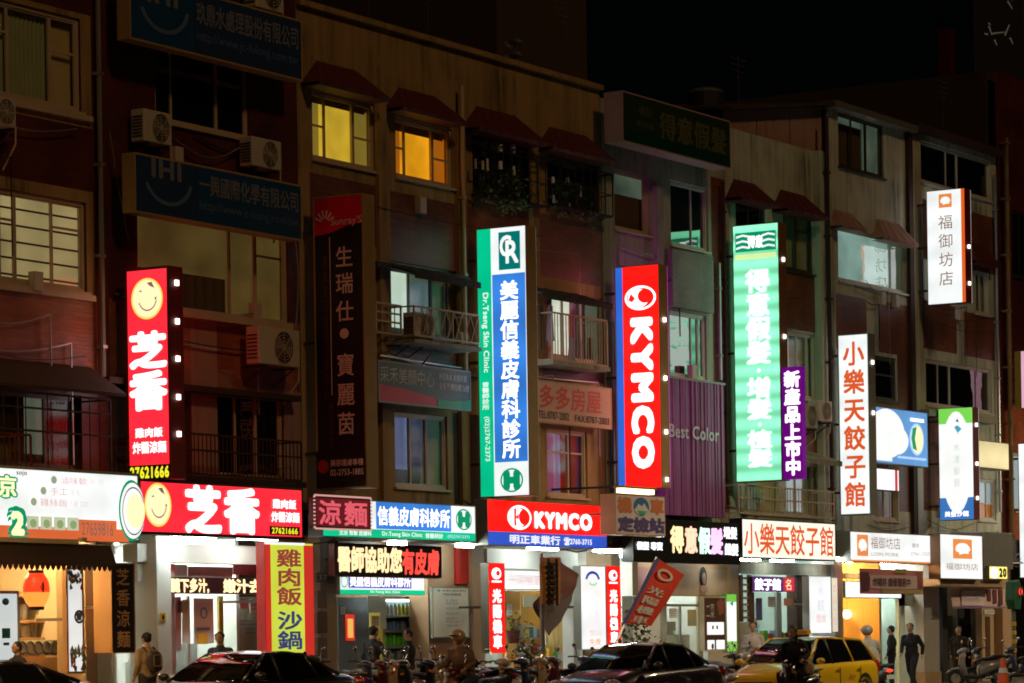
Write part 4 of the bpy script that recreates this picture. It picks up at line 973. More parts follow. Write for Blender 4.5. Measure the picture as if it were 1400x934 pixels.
# pork cutlet restaurant
pig = [(.05, .55), (.10, .35), (.22, .22), (.45, .15), (.70, .18), (.85, .30), (.95, .45), (.98, .62), (.88, .66), (.85, .85), (.72, .80), (.45, .85), (.30, .90), (.28, .75), (.12, .72)]
def pigs(u0, v0, u1, v1, m): return [('r', (u0, v0, u1, v1), m), ('p', [(u0+(u1-u0)*(.08+.84*a), v0+(v1-v0)*(.08+.8*c)) for a, c in pig], WH2)]
sign('white lit standing sign with an orange edge, highest on the far houses', (1268, 260, 1320, 415), -.35, .42, 'perp', M['face_white'], M['sign_red_side'],
     [('r', (.90, 0, 1.0, 1), T('edge_orange', (.85, .12, .01), .9))]+pigs(.32, .035, .66, .155, ORP)+[('v', '福御坊店', (.30, .20, .68, .86), BRN, .0, .22)], group='vertical signs standing out from the facades', rim=.01, clips=(.84, .5, .18))
sign('white lit signboard with an orange emblem and an orange lower edge', (1162, 729, 1274, 770), -1.0, .4, 'par', M['face_white'], M['sign_grey'],
     [('r', (0, .92, 1, 1), ORP)]+pigs(.08, .10, .21, .80, ORP)+[('t', '福御坊店', (.24, .14, .60, .55), BRN, .0), ('t', 'LOIN PORK', (.24, .66, .58, .78), BRN, 0), ('t', '豬排', (.74, .30, .83, .46), BRN, 0), ('t', '2760-2737', (.72, .60, .96, .72), BRN, 0)], rim=.02)
sign('square white lit sign with a large orange emblem over dim characters', (1285, 731, 1343, 792), -1.3, .35, 'par', M['face_white'], M['sign_brown'],
     pigs(.30, .10, .75, .54, ORP)+[('t', '福御坊店', (.12, .64, .90, .80), BRN, 0)], rim=.02)
# blue telecom sign, small white sign
sign('blue and white lit signboard with an oval green and yellow picture', (1197, 560, 1268, 636), -.9, .3, 'par', M['face_sky'], M['sign_grey'],
     [('e', (-.12, .02, .55, .90), WH2), ('e', (.15, .30, .62, .82), WH2), ('r', (.0, .1, .3, .95), WH2), ('e', (.64, .22, .92, .80), LTB), ('e', (.67, .26, .90, .76), CRM), ('p', [(.67, .5), (.70, .32), (.78, .27), (.74, .5), (.78, .72), (.70, .68)], GRN), ('o', (.2, .42, .4, .66), LTB, .1, (1.2, 4.8)), ('r', (.66, .13, .92, .19), WHT), ('r', (.40, .84, .95, .88), LTB)], rim=.02)
sign('small white lit plate with a red edge hanging below the blue picture sign', (1197, 641, 1229, 671), -.7, .2, 'par', E('face_white_bright', (.95, .88, .97), 1.2), M['sign_brown'],
     [('r', (.82, 0, .93, 1), RED)], rim=.02)
wv = [('r', (0, 0, 1, .14), T('lime', (.22, .75, .10), .9)), ('r', (0, .80, 1, 1), T('deepblue', (.05, .22, .62), .8)), ('e', (.06, .03, .96, .94), WH2), ('r', (.08, .25, .93, .68), WH2),
      ('p', [(.50, .12), (.56, .095), (.60, .13)], T('teal_dark', (.02, .2, .25), .6)), ('p', [(.46, .17), (.56, .155), (.68, .19), (.58, .22), (.60, .245)], T('aqua', (.08, .45, .65), .8)),
      ('v', '水漾髮藝', (.42, .30, .62, .72), T('print_ghost', (.55, .62, .62), .9), 0, .3), ('t', '美髮沙龍', (.15, .92, .85, .97), WHT, .01)]
sign('tall white lit standing sign, green at the top and blue at the foot', (1284, 558, 1331, 711), -.35, .42, 'perp', M['face_white'], M['sign_red_side'], wv, group='vertical signs standing out from the facades', rim=.01, clips=(.85, .5, .2))
sign('cream awning lightbox glowing above the blue and orange window', (1337, 604, 1379, 641), -1.0, .6, 'par', E('face_cream', (.85, .72, .38), .9, tubes=(1.2, .2)), M['sign_grey'], [], rim=.02)
sign('yellow edged pink lit standing sign cut by the picture edge', (1388, 480, 1412, 558), -.35, .3, 'perp', E('face_pink', (.85, .45, .6), .9), D('paint_mustard', (.5, .38, .05), .5), [('r', (0, 0, .35, 1), D('panel_mustard', (.42, .34, .02), .5))], rim=.01, group='vertical signs standing out from the facades')
sign('tall white lit sign at the very edge of the picture', (1393, 606, 1420, 790), -.4, .3, 'perp', M['face_white'], M['sign_grey'], [], rim=.02, group='vertical signs standing out from the facades')
sign('small yellow lit box with the number 20 below the grey canopy', (1352, 774, 1377, 792), -1.3, .2, 'par', E('face_amber', (1, .85, .2), 1.3), M['sign_grey'], [('e', (.06, .1, .5, .95), T('glow_spot', (1, 1, .8), 1.6)), ('t', '20', (.56, .2, .92, .8), BLK, .05)], rim=.02, name='number_sign')

# ================================================================ street lamps on the near side (they light the fronts, as the mirrored glints in the windows show)
def street_lamp(label, x, y=-13.4, power=2300, col=(1, .56, .20)):
    t = thing('street_lamp', label, 'street lamp', (x, y, 0), 0, 'sodium street lamps along the road')
    b = MB(); b.cone((0, 0, 0), .11, (0, 0, 8.6), .06, 10); b.build('pole', M['alu'], t)
    b = MB(); b.tube([(0, 0, 8.5), (0, .8, 9.0), (0, 2.0, 9.15)], .04, 8); b.build('arm', M['alu'], t)
    b = MB(); b.loft([(1.9, 0, 9.17, .10, .06, 1), (2.2, 0, 9.18, .18, .09, 1), (2.8, 0, 9.17, .12, .05, 1)], 12, axis='y'); b.build('lamp_head', M['alu'], t)
    b = MB(); b.ell((0, 2.4, 9.07), (.14, .3, .06), 10, 6); b.build('lens', E('sodium', (1, .5, .15), 25, sample=False), t)
    l = bpy.data.lights.new('street_lamp_light', 'SPOT'); l.energy = power; l.color = col; l.shadow_soft_size = .25; l.spot_size = math.radians(160); l.spot_blend = 1
    o = bpy.data.objects.new('street_lamp_light', l); COL.objects.link(o); o.parent = t; o.location = (0, 2.4, 8.95); o.rotation_euler = (math.radians(24), 0, 0)
street_lamp('sodium street lamp on the near side beside the red tiled houses', 27.0, power=5200)
street_lamp('sodium street lamp on the near side opposite the clinic and the dealer', 67.0, power=2300, col=(1, .80, .48))
street_lamp('sodium street lamp on the far kerb beside the louvred window house', 34.4, -6.6, 3600)
street_lamp('sodium street lamp on the near side opposite the far restaurants', 92.0, power=4200, col=(1, .82, .52))

# ================================================================ arcade and shops
ZC = Z_ARC-.03
D('stone_post', (.30, .20, .11), .5, scale=4, bump=.2); D('tile_post', (.35, .33, .30), .3, var=.1)
D('tan_paint', (.45, .30, .18), .5, var=.08); D('ceiling_white', (.62, .62, .58), .7, var=.05)
D('pine_panel', (.62, .34, .08), .45, var=.2, scale=4, stretch=(4, 4, .3)); D('curtain_cream', (.66, .50, .22), .7); D('red_paint', (.6, .03, .02), .45)
D('steel_shelf', (.4, .42, .42), .3, .6); D('paper', (.65, .68, .66), .6, var=.05); D('door_blue', (.13, .17, .24), .4)
def shop(label, pxa, pxb, back=3.2, wall='white_wall', floor='tile_post', ceil='ceiling_white', tubes=((.5, 1.2),), tube='tube', name='shop_interior', front=True):
    X0, X1 = G(pxa, 0)+.02, G(pxb, 0)-.02
    t = thing(name, label, 'shop', ((X0+X1)/2, 0, 0))
    b = MB(t.location); b.box(X0, X1, back, back+.1, .15, ZC); b.build('back_wall', M[wall], t)
    b = MB(t.location); b.box(X0, X0+.1, .6, back-.002, .15, ZC); b.build('side_wall', M[wall], t)
    b = MB(t.location); b.box(X1-.1, X1, .6, back-.002, .15, ZC); b.build('side_wall', M[wall], t)
    b = MB(t.location); b.box(X0+.11, X1-.11, -.75, back-.01, ZC-.21, ZC-.17); b.build('ceiling', M[ceil], t)
    b = MB(t.location); b.box(X0, X1, -.1, back, .146, .155); b.build('floor', M[floor], t)
    for (u, yy) in list(tubes)+([(.25, -.62), (.75, -.62)] if front else []):
        hl = .6 if (yy > 0 or front == 2) else .28  # the short front tubes are added to brighten the shop fronts
        xc = X0+(X1-X0)*u; b = MB(t.location); b.box(xc-hl, xc+hl, yy-.06, yy+.06, ZC-.29, ZC-.215); b.build('ceiling_tube', M[tube if yy > 0 else ('tube_front_warm' if 'warm' in tube else 'tube_front')], t)
    return t, X0, X1
def pb(root, px, Y, depth, mat, name, bevel=0):
    x0, x1, z0, z1 = RC(*px, Y); z0 = max(z0, .16)
    b = MB(root.location); b.box(x0, x1, Y, Y+depth, z0, z1); return b.build(name, M[mat] if isinstance(mat, str) else mat, root, bevel=bevel)
def column(label, pxa, pxb, mat='stone_post', y0=-.12, d=.7):
    x0, x1 = G(pxa, y0), G(pxb, y0); zt = Z_ARC-.004
    t = thing('arcade_column', label, 'column', ((x0+x1)/2, y0, .14), 0, 'columns of the arcade')
    b = MB(t.location); b.box(x0, x1, y0, y0+d, .141, zt); b.build('shaft', M[mat], t, bevel=.02)
    b = MB(t.location); b.box(x0-.03, x1+.03, y0-.03, y0+d+.03, .142, .5); b.build('base', M['stone_post'], t)
    return t
for lab, a, c, m in [('dark stone arcade column between the yellow banner and the clinic', 440, 462, 'stone_post'), ('tan arcade column between the clinic wall and the scooter dealer', 648, 664, 'tan_paint'),
                     ('white tiled arcade column in the bright red-signed shop', 216, 236, 'white_wall'), ('grey arcade column between the dumpling house and the cutlet restaurant', 1143, 1154, 'tile_post'),
                     ('wide grey arcade column behind the walking man', 1264, 1285, 'tile_post'), ('brown arcade column at the edge of the noodle stall', 118, 134, 'stone_post'),
                     ('dark arcade column between the wig shop and the dumpling house', 1001, 1012, 'stone_post'), ('slim column beside the dealer lightbox', 838, 850, 'stone_post'), ('tan column at the far edge', 1372, 1384, 'tan_paint')]:
    column(lab, a, c, m)
# fascia strip over the arcade, with tangled cables
t = thing('arcade_fascia', 'grimy concrete fascia with cable runs between the signboards and the shops', 'fascia', (60, -.3, Z_ARC))
b = MB(t.location); b.box(G(-130, 0), G(1500, 0), -.35, -.004, Z_ARC-.16, Z_ARC+.5); b.build('beam', M['plaster_dark'], t)
for k in range(26):
    x0 = R.uniform(G(0, 0), G(1360, 0)); L = R.uniform(1.2, 4); sg = R.uniform(.05, .35); z = Z_ARC+R.uniform(-.1, .1); yy = -.38-R.random()*.15
    b = MB(t.location); b.tube([(x0+L*i/8, yy, z-sg*math.sin(PI*i/8)+.02*math.sin(i*3)) for i in range(9)], R.choice((.012, .018, .03)), 5); b.build('cable', M['cable_black'], t)
# --- stall with lantern
t0, X0, X1 = shop('noodle stall interior with yellow menu wall and dish shelves behind the lantern', -90, 136, 2.6, 'cream_wall', tubes=((.35, .5), (.7, .5)), tube='tube_warm')
pb(t0, (-60, 772, 84, 812), 2.3, .05, D('menu_yellow', (.80, .50, .04), .5), 'menu_board')
for r in range(3):
    for k in range(9):
        x0, x1, z0, z1 = RC(-50+15*k, 778+11*r, -38+15*k+R.uniform(-2, 2), 781+11*r, 2.29); b = MB(t0.location); b.box(x0, x1, 2.285, 2.297, z0, z1); b.build('menu_line', M['print_black'], t0)
SH = [(26, 812, 86, 816), (26, 848, 86, 852), (26, 872, 86, 875), (26, 896, 86, 899)]
for s_ in SH: pb(t0, s_, 1.2, .5, 'wood', 'shelf')
for k in range(14):
    px = 30+R.uniform(0, 52); py = R.choice([848, 872, 896]); x, z = A(px, py-1, 1.35); r_ = R.uniform(.05, .11); h = R.uniform(.1, .3)
    b = MB(t0.location); b.cone((x, 1.35, z), r_*.6, (x, 1.35, z+h), r_, 10); b.build('bowl', M[R.choice(['white_wall', 'tin', 'wood', 'steel_shelf', 'curtain_green'])], t0)
for k in range(2): pb(t0, (28+20*k, 818, 42+20*k, 846), 1.6, .03, 'paper', 'glass_plate')
pb(t0, (26, 875, 86, 897), .9, .04, D('check_print', (.55, .5, .38), .5), 'counter_front')
for k in range(5):
    x, z = A(31+11*k, 886, .88); b = MB(t0.location); b.ring((x, .885, z), .11, .02, 'y', 14, 4); b.build('counter_ring', M['print_black'], t0)
pb(t0, (26, 899, 86, 960), .85, .5, 'wood', 'counter')
sign('white poster board with small teal marks at the picture edge beside the stall', (-14, 808, 26, 906), -.3, .06, 'par', E('poster_glow', (.72, .80, .80), .75), M['paper'], [('e', (.42, .10, .66, .2), D('teal_ink', (.02, .25, .3), .6)), ('r', (.40, .52, .68, .66), MATS['teal_ink']), ('r', (.44, .72, .64, .76), MATS['teal_ink'])], name='poster_board', cat='poster', legs=False)
FL = [D('floral_red', (.5, .05, .04), .6), D('floral_grey', (.2, .22, .26), .6), D('floral_green', (.12, .25, .08), .6), D('floral_gold', (.5, .32, .08), .6)]
def scatter(n, u0, v0, u1, v1, mats, s=.05):
    o = []
    for _ in range(n):
        u, v = R.uniform(u0, u1), R.uniform(v0, v1); a = R.uniform(0, PI)
        o.append(('p', [(u+s*math.cos(a+q)*rr, v+s*.35*math.sin(a+q)*rr) for q, rr in ((0, 1), (.9, .5), (1.9, .8), (3.1, .6), (4.2, 1), (5.3, .5))], R.choice(mats)))
    return o
sign('white lit hanging banner with floral print between the stall and its brown column', (91, 776, 114, 921), -.75, .1, 'par', E('banner_glow', (.85, .86, .84), .9), M['wood'],
     scatter(16, .1, .02, .9, .2, FL, .13)+scatter(26, .1, .74, .9, .97, FL, .14)+[('o', (.2, .40, .8, .53), D('floral_navy', (.03, .04, .12), .6), .35), ('p', [(.3, .43), (.7, .42), (.6, .5), (.35, .5)], FL[1])], name='banner_sign', cat='banner', rim=.04)
sign('black vertical board with four dull gold characters and a wooden side', (152, 770, 184, 893), -.9, .42, 'par', M['sign_black'], M['wood'], [('v', '芝香涼麵', (.22, .04, .78, .96), D('dull_gold', (.62, .36, .14), .5), .012, .18)], name='hanging_board', rim=.02, cat='hanging board')
# awning with scalloped hem
x0, x1, z0, z1 = RC(-90, 742, 160, 772, -1.4)
t = thing('shop_awning', 'dark cloth awning with a scalloped hem above the orange lantern', 'awning', ((x0+x1)/2, -1.4, z0))
b = MB(t.location); b.add([(x0, -1.4, z0), (x1, -1.4, z0), (x1, -1.25, z1), (x0, -1.25, z1), (x1, -.36, z1+.1), (x0, -.36, z1+.1)], [(0, 1, 2, 3), (3, 2, 4, 5)]); b.quad((x1, -1.4, z0), (x1, -.36, z0), (x1, -.36, z1+.1), (x1, -1.25, z1)); b.build('canvas', M['canvas_black'], t)
n = 34
for i in range(n):
    a, c = x0+(x1-x0)*i/n, x0+(x1-x0)*(i+1)/n; m_ = (a+c)/2
    b = MB(t.location); b.add([(a, -1.405, z0+.01), (a+.02, -1.40, z0-.05), (m_, -1.40, z0-.10), (c-.02, -1.40, z0-.05), (c, -1.405, z0+.01)], [(0, 1, 2, 3, 4)]); b.build('scallop', M['canvas_black'], t)
pb(t, (-60, 735, 108, 741), -1.3, .15, D('tube_case', (.5, .45, .3), .5), 'unlit_tube')
pb(t, (112, 735, 119, 740), -1.35, .1, 'tube_case', 'lamp_clip')
# lantern
x, z0 = A(50, 830, -1.6); z1 = A(50, 783, -1.6)[1]; zc = (z0+z1)/2; hr = (z1-z0)/2
t = thing('paper_lantern', 'glowing red and orange paper lantern hanging under the scalloped awning', 'lantern', (x, -1.6, z0))
prof = [.52, .80, .94, 1, 1, .94, .80, .52]
for i in range(len(prof)-1):
    b = MB(t.location); za = z0+(z1-z0)*i/7; zb = z0+(z1-z0)*(i+1)/7; b.cone((x, -1.6, za), prof[i]*.235, (x, -1.6, zb), prof[i+1]*.235, 18, caps=False)
    b.build('paper_band', E('lantern_low', (1, .26, .04), 1.5) if i < 3 else E('lantern_high', (.95, .05, .012), 1.2), t, smooth=True)
b = MB(t.location); b.cone((x, -1.6, z0-.05), .13, (x, -1.6, z0+.01), .13, 14); b.cone((x, -1.6, z1-.01), .13, (x, -1.6, z1+.04), .13, 14); b.build('cap', M['print_black'], t)
b = MB(t.location); b.cone((x, -1.6, z1+.04), .01, (x, -1.6, z1+.35), .01, 5); b.build('cord', M['print_black'], t)
b = MB(t.location); x0_, z0_ = A(37, 801, -1.83); x1_ = A(48, 801, -1.83)[0]
b.ring((x-.09, -1.82, zc+.04), .055, .012, 'y', 4, 4); b.box(x-.10, x-.08, -1.84, -1.82, zc-.05, zc+.13); b.build('character', M['print_black'], t)
# --- bright white shop
t1, X0, X1 = shop('bright white interior of the shop under the red smiling signboard', 188, 362, 3.4, 'white_wall', tubes=((.3, 1.6), (.75, 1.6), (.5, .8), (.5, 2.6)), front=2)
pb(t1, (188, 746, 360, 770), .1, .35, 'white_wall', 'lintel'); pb(t1, (188, 770, 214, 795), .2, .3, 'white_wall', 'lintel')
pb(t1, (205, 796, 211, 930), .6, .1, 'white_wall', 'door_frame'); pb(t1, (186, 796, 206, 930), 1.2, .05, 'cream_wall', 'door')
pb(t1, (236, 745, 362, 766), .36, .2, 'white_wall', 'lintel'); pb(t1, (234, 766, 362, 771), .35, .1, 'alu', 'track'); pb(t1, (234, 771, 240, 930), .35, .08, 'alu', 'mullion'); pb(t1, (356, 771, 361, 930), .35, .08, 'alu', 'mullion')
pb(t1, (257, 815, 260, 930), .37, .05, 'alu', 'mullion'); pb(t1, (300, 815, 306, 930), .37, .05, D('olive_frame', (.42, .34, .06), .4), 'mullion')
b = MB(t1.location); x0, x1, z0, z1 = RC(240, 812, 356, 935, .4); b.quad((x0, .42, .2), (x1, .42, .2), (x1, .42, z1), (x0, .42, z1)); b.build('pane', M['glass_clear'], t1)
pb(t1, (236, 772, 256, 790), .5, .03, 'paper', 'notice'); pb(t1, (257, 775, 318, 790), .5, .03, D('print_maroon_grey', (.42, .38, .38), .6), 'notice'); pb(t1, (319, 772, 356, 786), .5, .03, D('print_dusty_pink', (.6, .25, .30), .6), 'notice')
for k, (px, m) in enumerate([((265, 818, 292, 880), 'paper'), ((249, 820, 260, 880), 'paper'), ((270, 866, 284, 881), 'menu_yellow'), ((240, 816, 248, 890), 'steel_shelf')]): pb(t1, px, .36-.01*k, .008, m, 'poster')
x, z = A(279, 838, .33); b = MB(t1.location); b.ring((x, .335, z), .1, .012, 'y', 16, 4); b.build('poster_mark', M['teal_ink'], t1)
pb(t1, (269, 858, 287, 862), .33, .01, D('ink_slate', (.12, .2, .3), .6), 'poster_mark')
pb(t1, (308, 816, 356, 890), .9, .03, D('paper_olive', (.60, .60, .44), .5), 'wall_sheet')
for k, (a, c, y) in enumerate([(320, 345, 848), (322, 352, 853), (334, 352, 859), (336, 350, 864)]): pb(t1, (a, y, c, y+1.6), .885, .01, 'print_maroon_grey', 'sheet_line')
pb(t1, (220, 838, 227, 850), -.14, .01, 'menu_yellow', 'label_plate'); pb(t1, (222, 841, 225, 847), -.15, .008, 'print_black', 'label_mark')
pb(t1, (240, 880, 300, 935), 1.6, .6, 'steel_shelf', 'counter'); pb(t1, (188, 905, 206, 935), .9, .3, 'white_wall', 'counter')
sign('LED message strip with warm characters inside the bright white shop', (232, 790, 360, 812), -.05, .1, 'par', M['face_black_led'], M['steel_black'],
     [('t', '腿下多汁,', (.01, .08, .48, .92), LED, .03), ('t', '嫩汁去', (.56, .08, .97, .92), LED, .03)], name='led_display', rim=.01, legs=False)
sign('yellow green lit banner sign with red and navy characters and red edges', (362, 742, 429, 905), -1.2, .2, 'par', M['face_yellowgreen'], D('sign_crimson', (.55, .03, .03), .5),
     [('r', (.80, .02, 1, 1), RED), ('r', (0, 0, .12, 1), RED), ('r', (.0, .0, .82, .02), WH2), ('v', '雞肉飯', (.24, .05, .74, .53), T('print_maroon', (.40, .06, .05), .7), .02, .06), ('v', '沙鍋', (.24, .57, .74, .90), T('print_navy2', (.05, .07, .25), .6), .02, .06)], rim=.01)
# house number on the stone post, blue plate and switch boxes
t = thing('house_number', 'small pale house number plate 37 on the dark stone column', 'number plate', (A(441, 790, -.2)[0], -.2, A(441, 797, -.2)[1]))
x0, x1, z0, z1 = RC(434, 783, 448, 796, -.19); b = MB(t.location); b.box(x0, x1, -.19, -.155, z0, z1); b.build('plate', D('plate_brown', (.12, .08, .05), .5), t)
b = MB(t.location); put(b, '37', (x0+.03, z0+.04, x1-.03, z1-.04), -.195, .01); b.build('lettering', M['paper'], t)
t = thing('meter_cabinet', 'row of dark electricity meter boxes on the stone post beside the yellow banner', 'meter box', (A(441, 930, -.2)[0], -.2, .5))
for k, px in enumerate([(434, 808, 447, 832), (434, 836, 448, 866), (434, 872, 448, 900)]): pb(t, px, -.28, .12, 'wood_dark' if k % 2 else 'plate_brown', 'meter_box', bevel=.01)
# --- clinic
t2, X0, X1 = shop('clinic entrance with a grey blue door and lit shelves of bottles', 462, 650, 3.2, 'cream_wall', tubes=((.3, 1.8), (.55, 1.0)))
pb(t2, (463, 742, 600, 790), -.2, .15, 'wood_dark', 'lintel')
pb(t2, (463, 817, 505, 940), .7, .06, 'door_blue', 'door'); pb(t2, (474, 840, 485, 876), .66, .03, RED, 'door_banner'); pb(t2, (476, 846, 483, 872), .645, .01, T('banner_gold', (.9, .5, .1), .9), 'door_banner_print')
pb(t2, (503, 815, 520, 838), .4, .02, 'paper', 'notice'); pb(t2, (520, 817, 528, 860), .42, .02, 'paper', 'notice')
pb(t2, (586, 745, 646, 940), .05, .5, 'tan_paint', 'wall')
pb(t2, (624, 748, 651, 798), -.02, .06, 'red_paint', 'red_glow_patch')  # red sign glow on the wall, painted as a flat panel
t = thing('drink_cabinet', 'glass fronted cabinet of green and blue bottles behind two standing men', 'drinks cabinet', (A(557, 900, .6)[0], .6, .15))
xa, xb = G(525, .6), G(588, .6)
for px in [(524, 816, 589, 819), (524, 842, 589, 844), (524, 862, 589, 864), (524, 884, 589, 886), (524, 906, 589, 908)]: pb(t, px, .55, .55, 'steel_shelf', 'shelf')
pb(t, (523, 816, 526, 930), .5, .6, 'olive_frame', 'side_panel'); pb(t, (587, 816, 590, 930), .5, .6, 'steel_shelf', 'side_panel'); pb(t, (524, 818, 588, 930), 1.1, .05, D('cab_back', (.20, .30, .32), .5), 'back_panel')
bc = [D('bottle_blue', (.10, .24, .48), .2, coat=.5), D('bottle_green', (.12, .60, .06), .2, coat=.5), D('bottle_silver', (.4, .45, .48), .2, coat=.5), D('bottle_teal', (.05, .2, .25), .2, coat=.5), D('bottle_yellow', (.55, .5, .08), .2, coat=.5)]
for r, (yb, h) in enumerate([(842, .26), (862, .22), (884, .27), (906, .25)]):
    for k in range(11):
        px = 529+5.4*k; x, z = A(px, yb-.5, .7)
        ci = [(2, 2, 2, 4, 4, 4, 4, 2, 0, 0, 2), (0, 0, 0, 0, 2, 3, 3, 0, 0, 0, 0), (1, 1, 1, 1, 1, 1, 3, 0, 0, 0, 0), (2, 2, 3, 2, 2, 3, 3, 2, 2, 3, 2)][r][k]
        b = MB(t.location); b.cone((x, .7, z), .045, (x, .7, z+h*.7), .045, 8); b.cone((x, .7, z+h*.7), .045, (x, .7, z+h), .018, 8); b.build('bottle', bc[ci], t)
b = MB(t.location); b.box(xa, xb, .95, 1.05, A(557, 820, .9)[1]-.04, A(557, 820, .9)[1]); b.build('cabinet_tube', E('tube_soft', (.85, 1, .95), 5), t)
sign('wide LED message display in yellow and red characters over the clinic door', (457, 745, 603, 789), -.75, .15, 'par', M['face_black_led'], D('led_case_red', (.14, .01, .01), .5),
     [('t', '醫師協助您', (.03, .10, .62, .86), LED, .03), ('t', '有皮膚', (.62, .12, .98, .90), LEDR, .03)], name='led_display', rim=.01)
sign('small white, blue and green lit sign directly under the message display', (464, 784, 580, 813), -.1, .15, 'par', M['face_white'], M['sign_grey'],
     [('r', (.10, .06, .84, .70), T('violet_blue', (.08, .10, .55), .9)), ('t', '美麗信義皮膚科診所', (.115, .12, .83, .64), WHT, .02), ('r', (0, .78, 1, 1), gr), ('o', (.01, .1, .09, .7), GRN, .2), ('t', 'Dr.Tseng Skin Clinic', (.35, .82, .7, .95), WH2)], rim=.01, legs=False)
ln = [('r', (.14, .05, .22, .085), GRN), ('t', '美麗信義皮膚科', (.26, .045, .92, .09), D('ink_dark', (.1, .1, .1), .6), 0), ('t', '門診時間表', (.28, .12, .78, .17), MATS['ink_dark'], .01)]
for k, (s_, v) in enumerate([('週一至週五', .24), ('09:00-12:00', .30), ('14:30-17:30', .40), ('18:30-21:30', .50), ('星期六', .60), ('09:00-12:00', .66), ('休診', .74)]): ln.append(('t', s_, (.35, v, .68, v+.04), D('ink_grey', (.25, .25, .24), .6), 0))
sign('pale green notice board with lines of small print on the tan clinic wall', (591, 803, 641, 872), -.08, .06, 'par', D('notice_pale', (.82, .86, .72), .5), M['sign_grey'], ln, name='notice_board', cat='notice board', rim=.02, legs=False)
# --- scooter dealer
t3, X0, X1 = shop('scooter dealer interior with yellow wooden wall panels and cream curtains', 664, 846, 3.0, 'white_wall', tubes=((.3, 1.4), (.7, 1.4)), front=2)
pb(t3, (666, 752, 790, 778), .1, .3, 'white_wall', 'lintel')
pb(t3, (690, 808, 712, 940), 1.2, .06, 'pine_panel', 'wall_panel'); pb(t3, (713, 808, 745, 940), 1.4, .06, 'pine_panel', 'wall_panel'); pb(t3, (716, 814, 740, 830), 1.37, .02, 'paper', 'pale_plate')
for k in range(7):
    x, z = A(752+6.2*k, 870, 1.0); b = MB(t3.location); b.cone((x, 1.0, .2), .11, (x, 1.0, A(752+6.2*k, 800, 1.0)[1]), .09, 10); b.build('curtain_fold', M['curtain_cream'], t3, smooth=True)
pb(t3, (784, 776, 796, 940), .1, .3, 'white_wall', 'pillar'); pb(t3, (786, 842, 790, 862), .08, .015, D('dark_handle', (.05, .05, .06), .4), 'door_plate'); pb(t3, (786, 834, 789, 838), .08, .015, 'dark_handle', 'door_plate')
sign('white lit inner sign with faint red characters inside the scooter dealer', (689, 780, 742, 806), .6, .15, 'par', M['face_white'], M['sign_grey'], [('t', '光陽機車', (.10, .2, .95, .85), RSE, .0)], rim=.01, legs=False)
def ksm(u0, v0, u1, v1): return [('e', (u0, v0, u1, v1), WHT), ('e', (u0+(u1-u0)*.45, v0+(v1-v0)*.25, u0+(u1-u0)*.85, v0+(v1-v0)*.7), M['face_red_pure']), ('r', (u0, v1+.015, u1, v1+.035), WHT)]
for lab, px in (('narrow red lit upright sign with white characters beside the tan column', (668, 770, 690, 893)), ('narrow red lit upright sign attached to the white inspection sign', (829, 774, 848, 886))):
    sign(lab, px, -.9, .2, 'par', M['face_red_pure'], M['sign_grey'], ksm(.2, .05, .8, .18)+[('v', '光陽機車', (.24, .28, .76, .96), WHT, .035, .14)], rim=.01, group='narrow red upright signs of the scooter dealer')
sign('white lit upright sign with a blue arc emblem in front of the dealer', (794, 774, 828, 888), -.9, .2, 'par', M['face_white'], M['sign_grey'],
     [('o', (.18, .06, .78, .30), BLU, .28, (.2, PI-.2)), ('o', (.30, .12, .68, .24), T('mint', (.4, .75, .6), .9), .4, (PI+.3, 2*PI-.3)), ('v', '機車定檢', (.48, .28, .78, .74), RS2, 0, .12), ('t', '加站', (.3, .76, .8, .84), RSE, 0), ('t', '免費', (.3, .87, .76, .95), ORP, 0)], rim=.01)
# pole with flags
x, z1 = A(740, 764, -3.2)
t = thing('flag_pole', 'steel pole with an orange strip banner and a drooping grey flag before the dealer', 'flag pole', (x, -3.2, .14))
b = MB(t.location); b.cone((x, -3.2, .141), .05, (x, -3.2, z1+.1), .04, 10); b.build('pole', M['alu'], t)
b = MB(t.location); b.cone((x, -3.2, .142), .2, (x, -3.2, .35), .14, 12); b.build('base', M['steel_black'], t)
def flag(root, corners, Y, mat, n=8, name='flag', amp=.04):
    P = [A(px, py, Y) for px, py in corners]; b = MB(root.location); vs_ = []
    for j in range(n+1):
        for i in range(n+1):
            u, v = i/n, j/n
            x = (1-u)*(1-v)*P[0][0]+u*(1-v)*P[1][0]+u*v*P[2][0]+(1-u)*v*P[3][0]; z = (1-u)*(1-v)*P[0][1]+u*(1-v)*P[1][1]+u*v*P[2][1]+(1-u)*v*P[3][1]
            vs_.append((x, Y+amp*math.sin(u*5+v*3)+amp*.6*math.sin(v*8), z))
    b.add(vs_, [(j*(n+1)+i, j*(n+1)+i+1, (j+1)*(n+1)+i+1, (j+1)*(n+1)+i) for j in range(n) for i in range(n)])
    return b.build(name, mat if not isinstance(mat, str) else M[mat], root, smooth=True)
flag(t, [(738, 762), (766, 762), (767, 826), (739, 826)], -3.32, D('flag_orange', (.85, .36, .12), .7), name='strip_banner', amp=.015)
flag(t, [(764, 764), (790, 786), (786, 812), (764, 820)], -3.1, D('flag_dull_red', (.42, .20, .20), .8)); flag(t, [(728, 826), (768, 790), (782, 808), (752, 870)], -3.05, D('flag_grey', (.32, .28, .31), .8)); flag(t, [(764, 815), (784, 806), (779, 832), (757, 862)], -3.0, 'flag_grey')
b = MB(t.location)
for k in range(7):
    x0, x1, z0, z1_ = RC(748, 770+8*k, 761, 773.5+8*k, -3.36); b.box(x0, x1, -3.40, -3.37, z0, z1_)
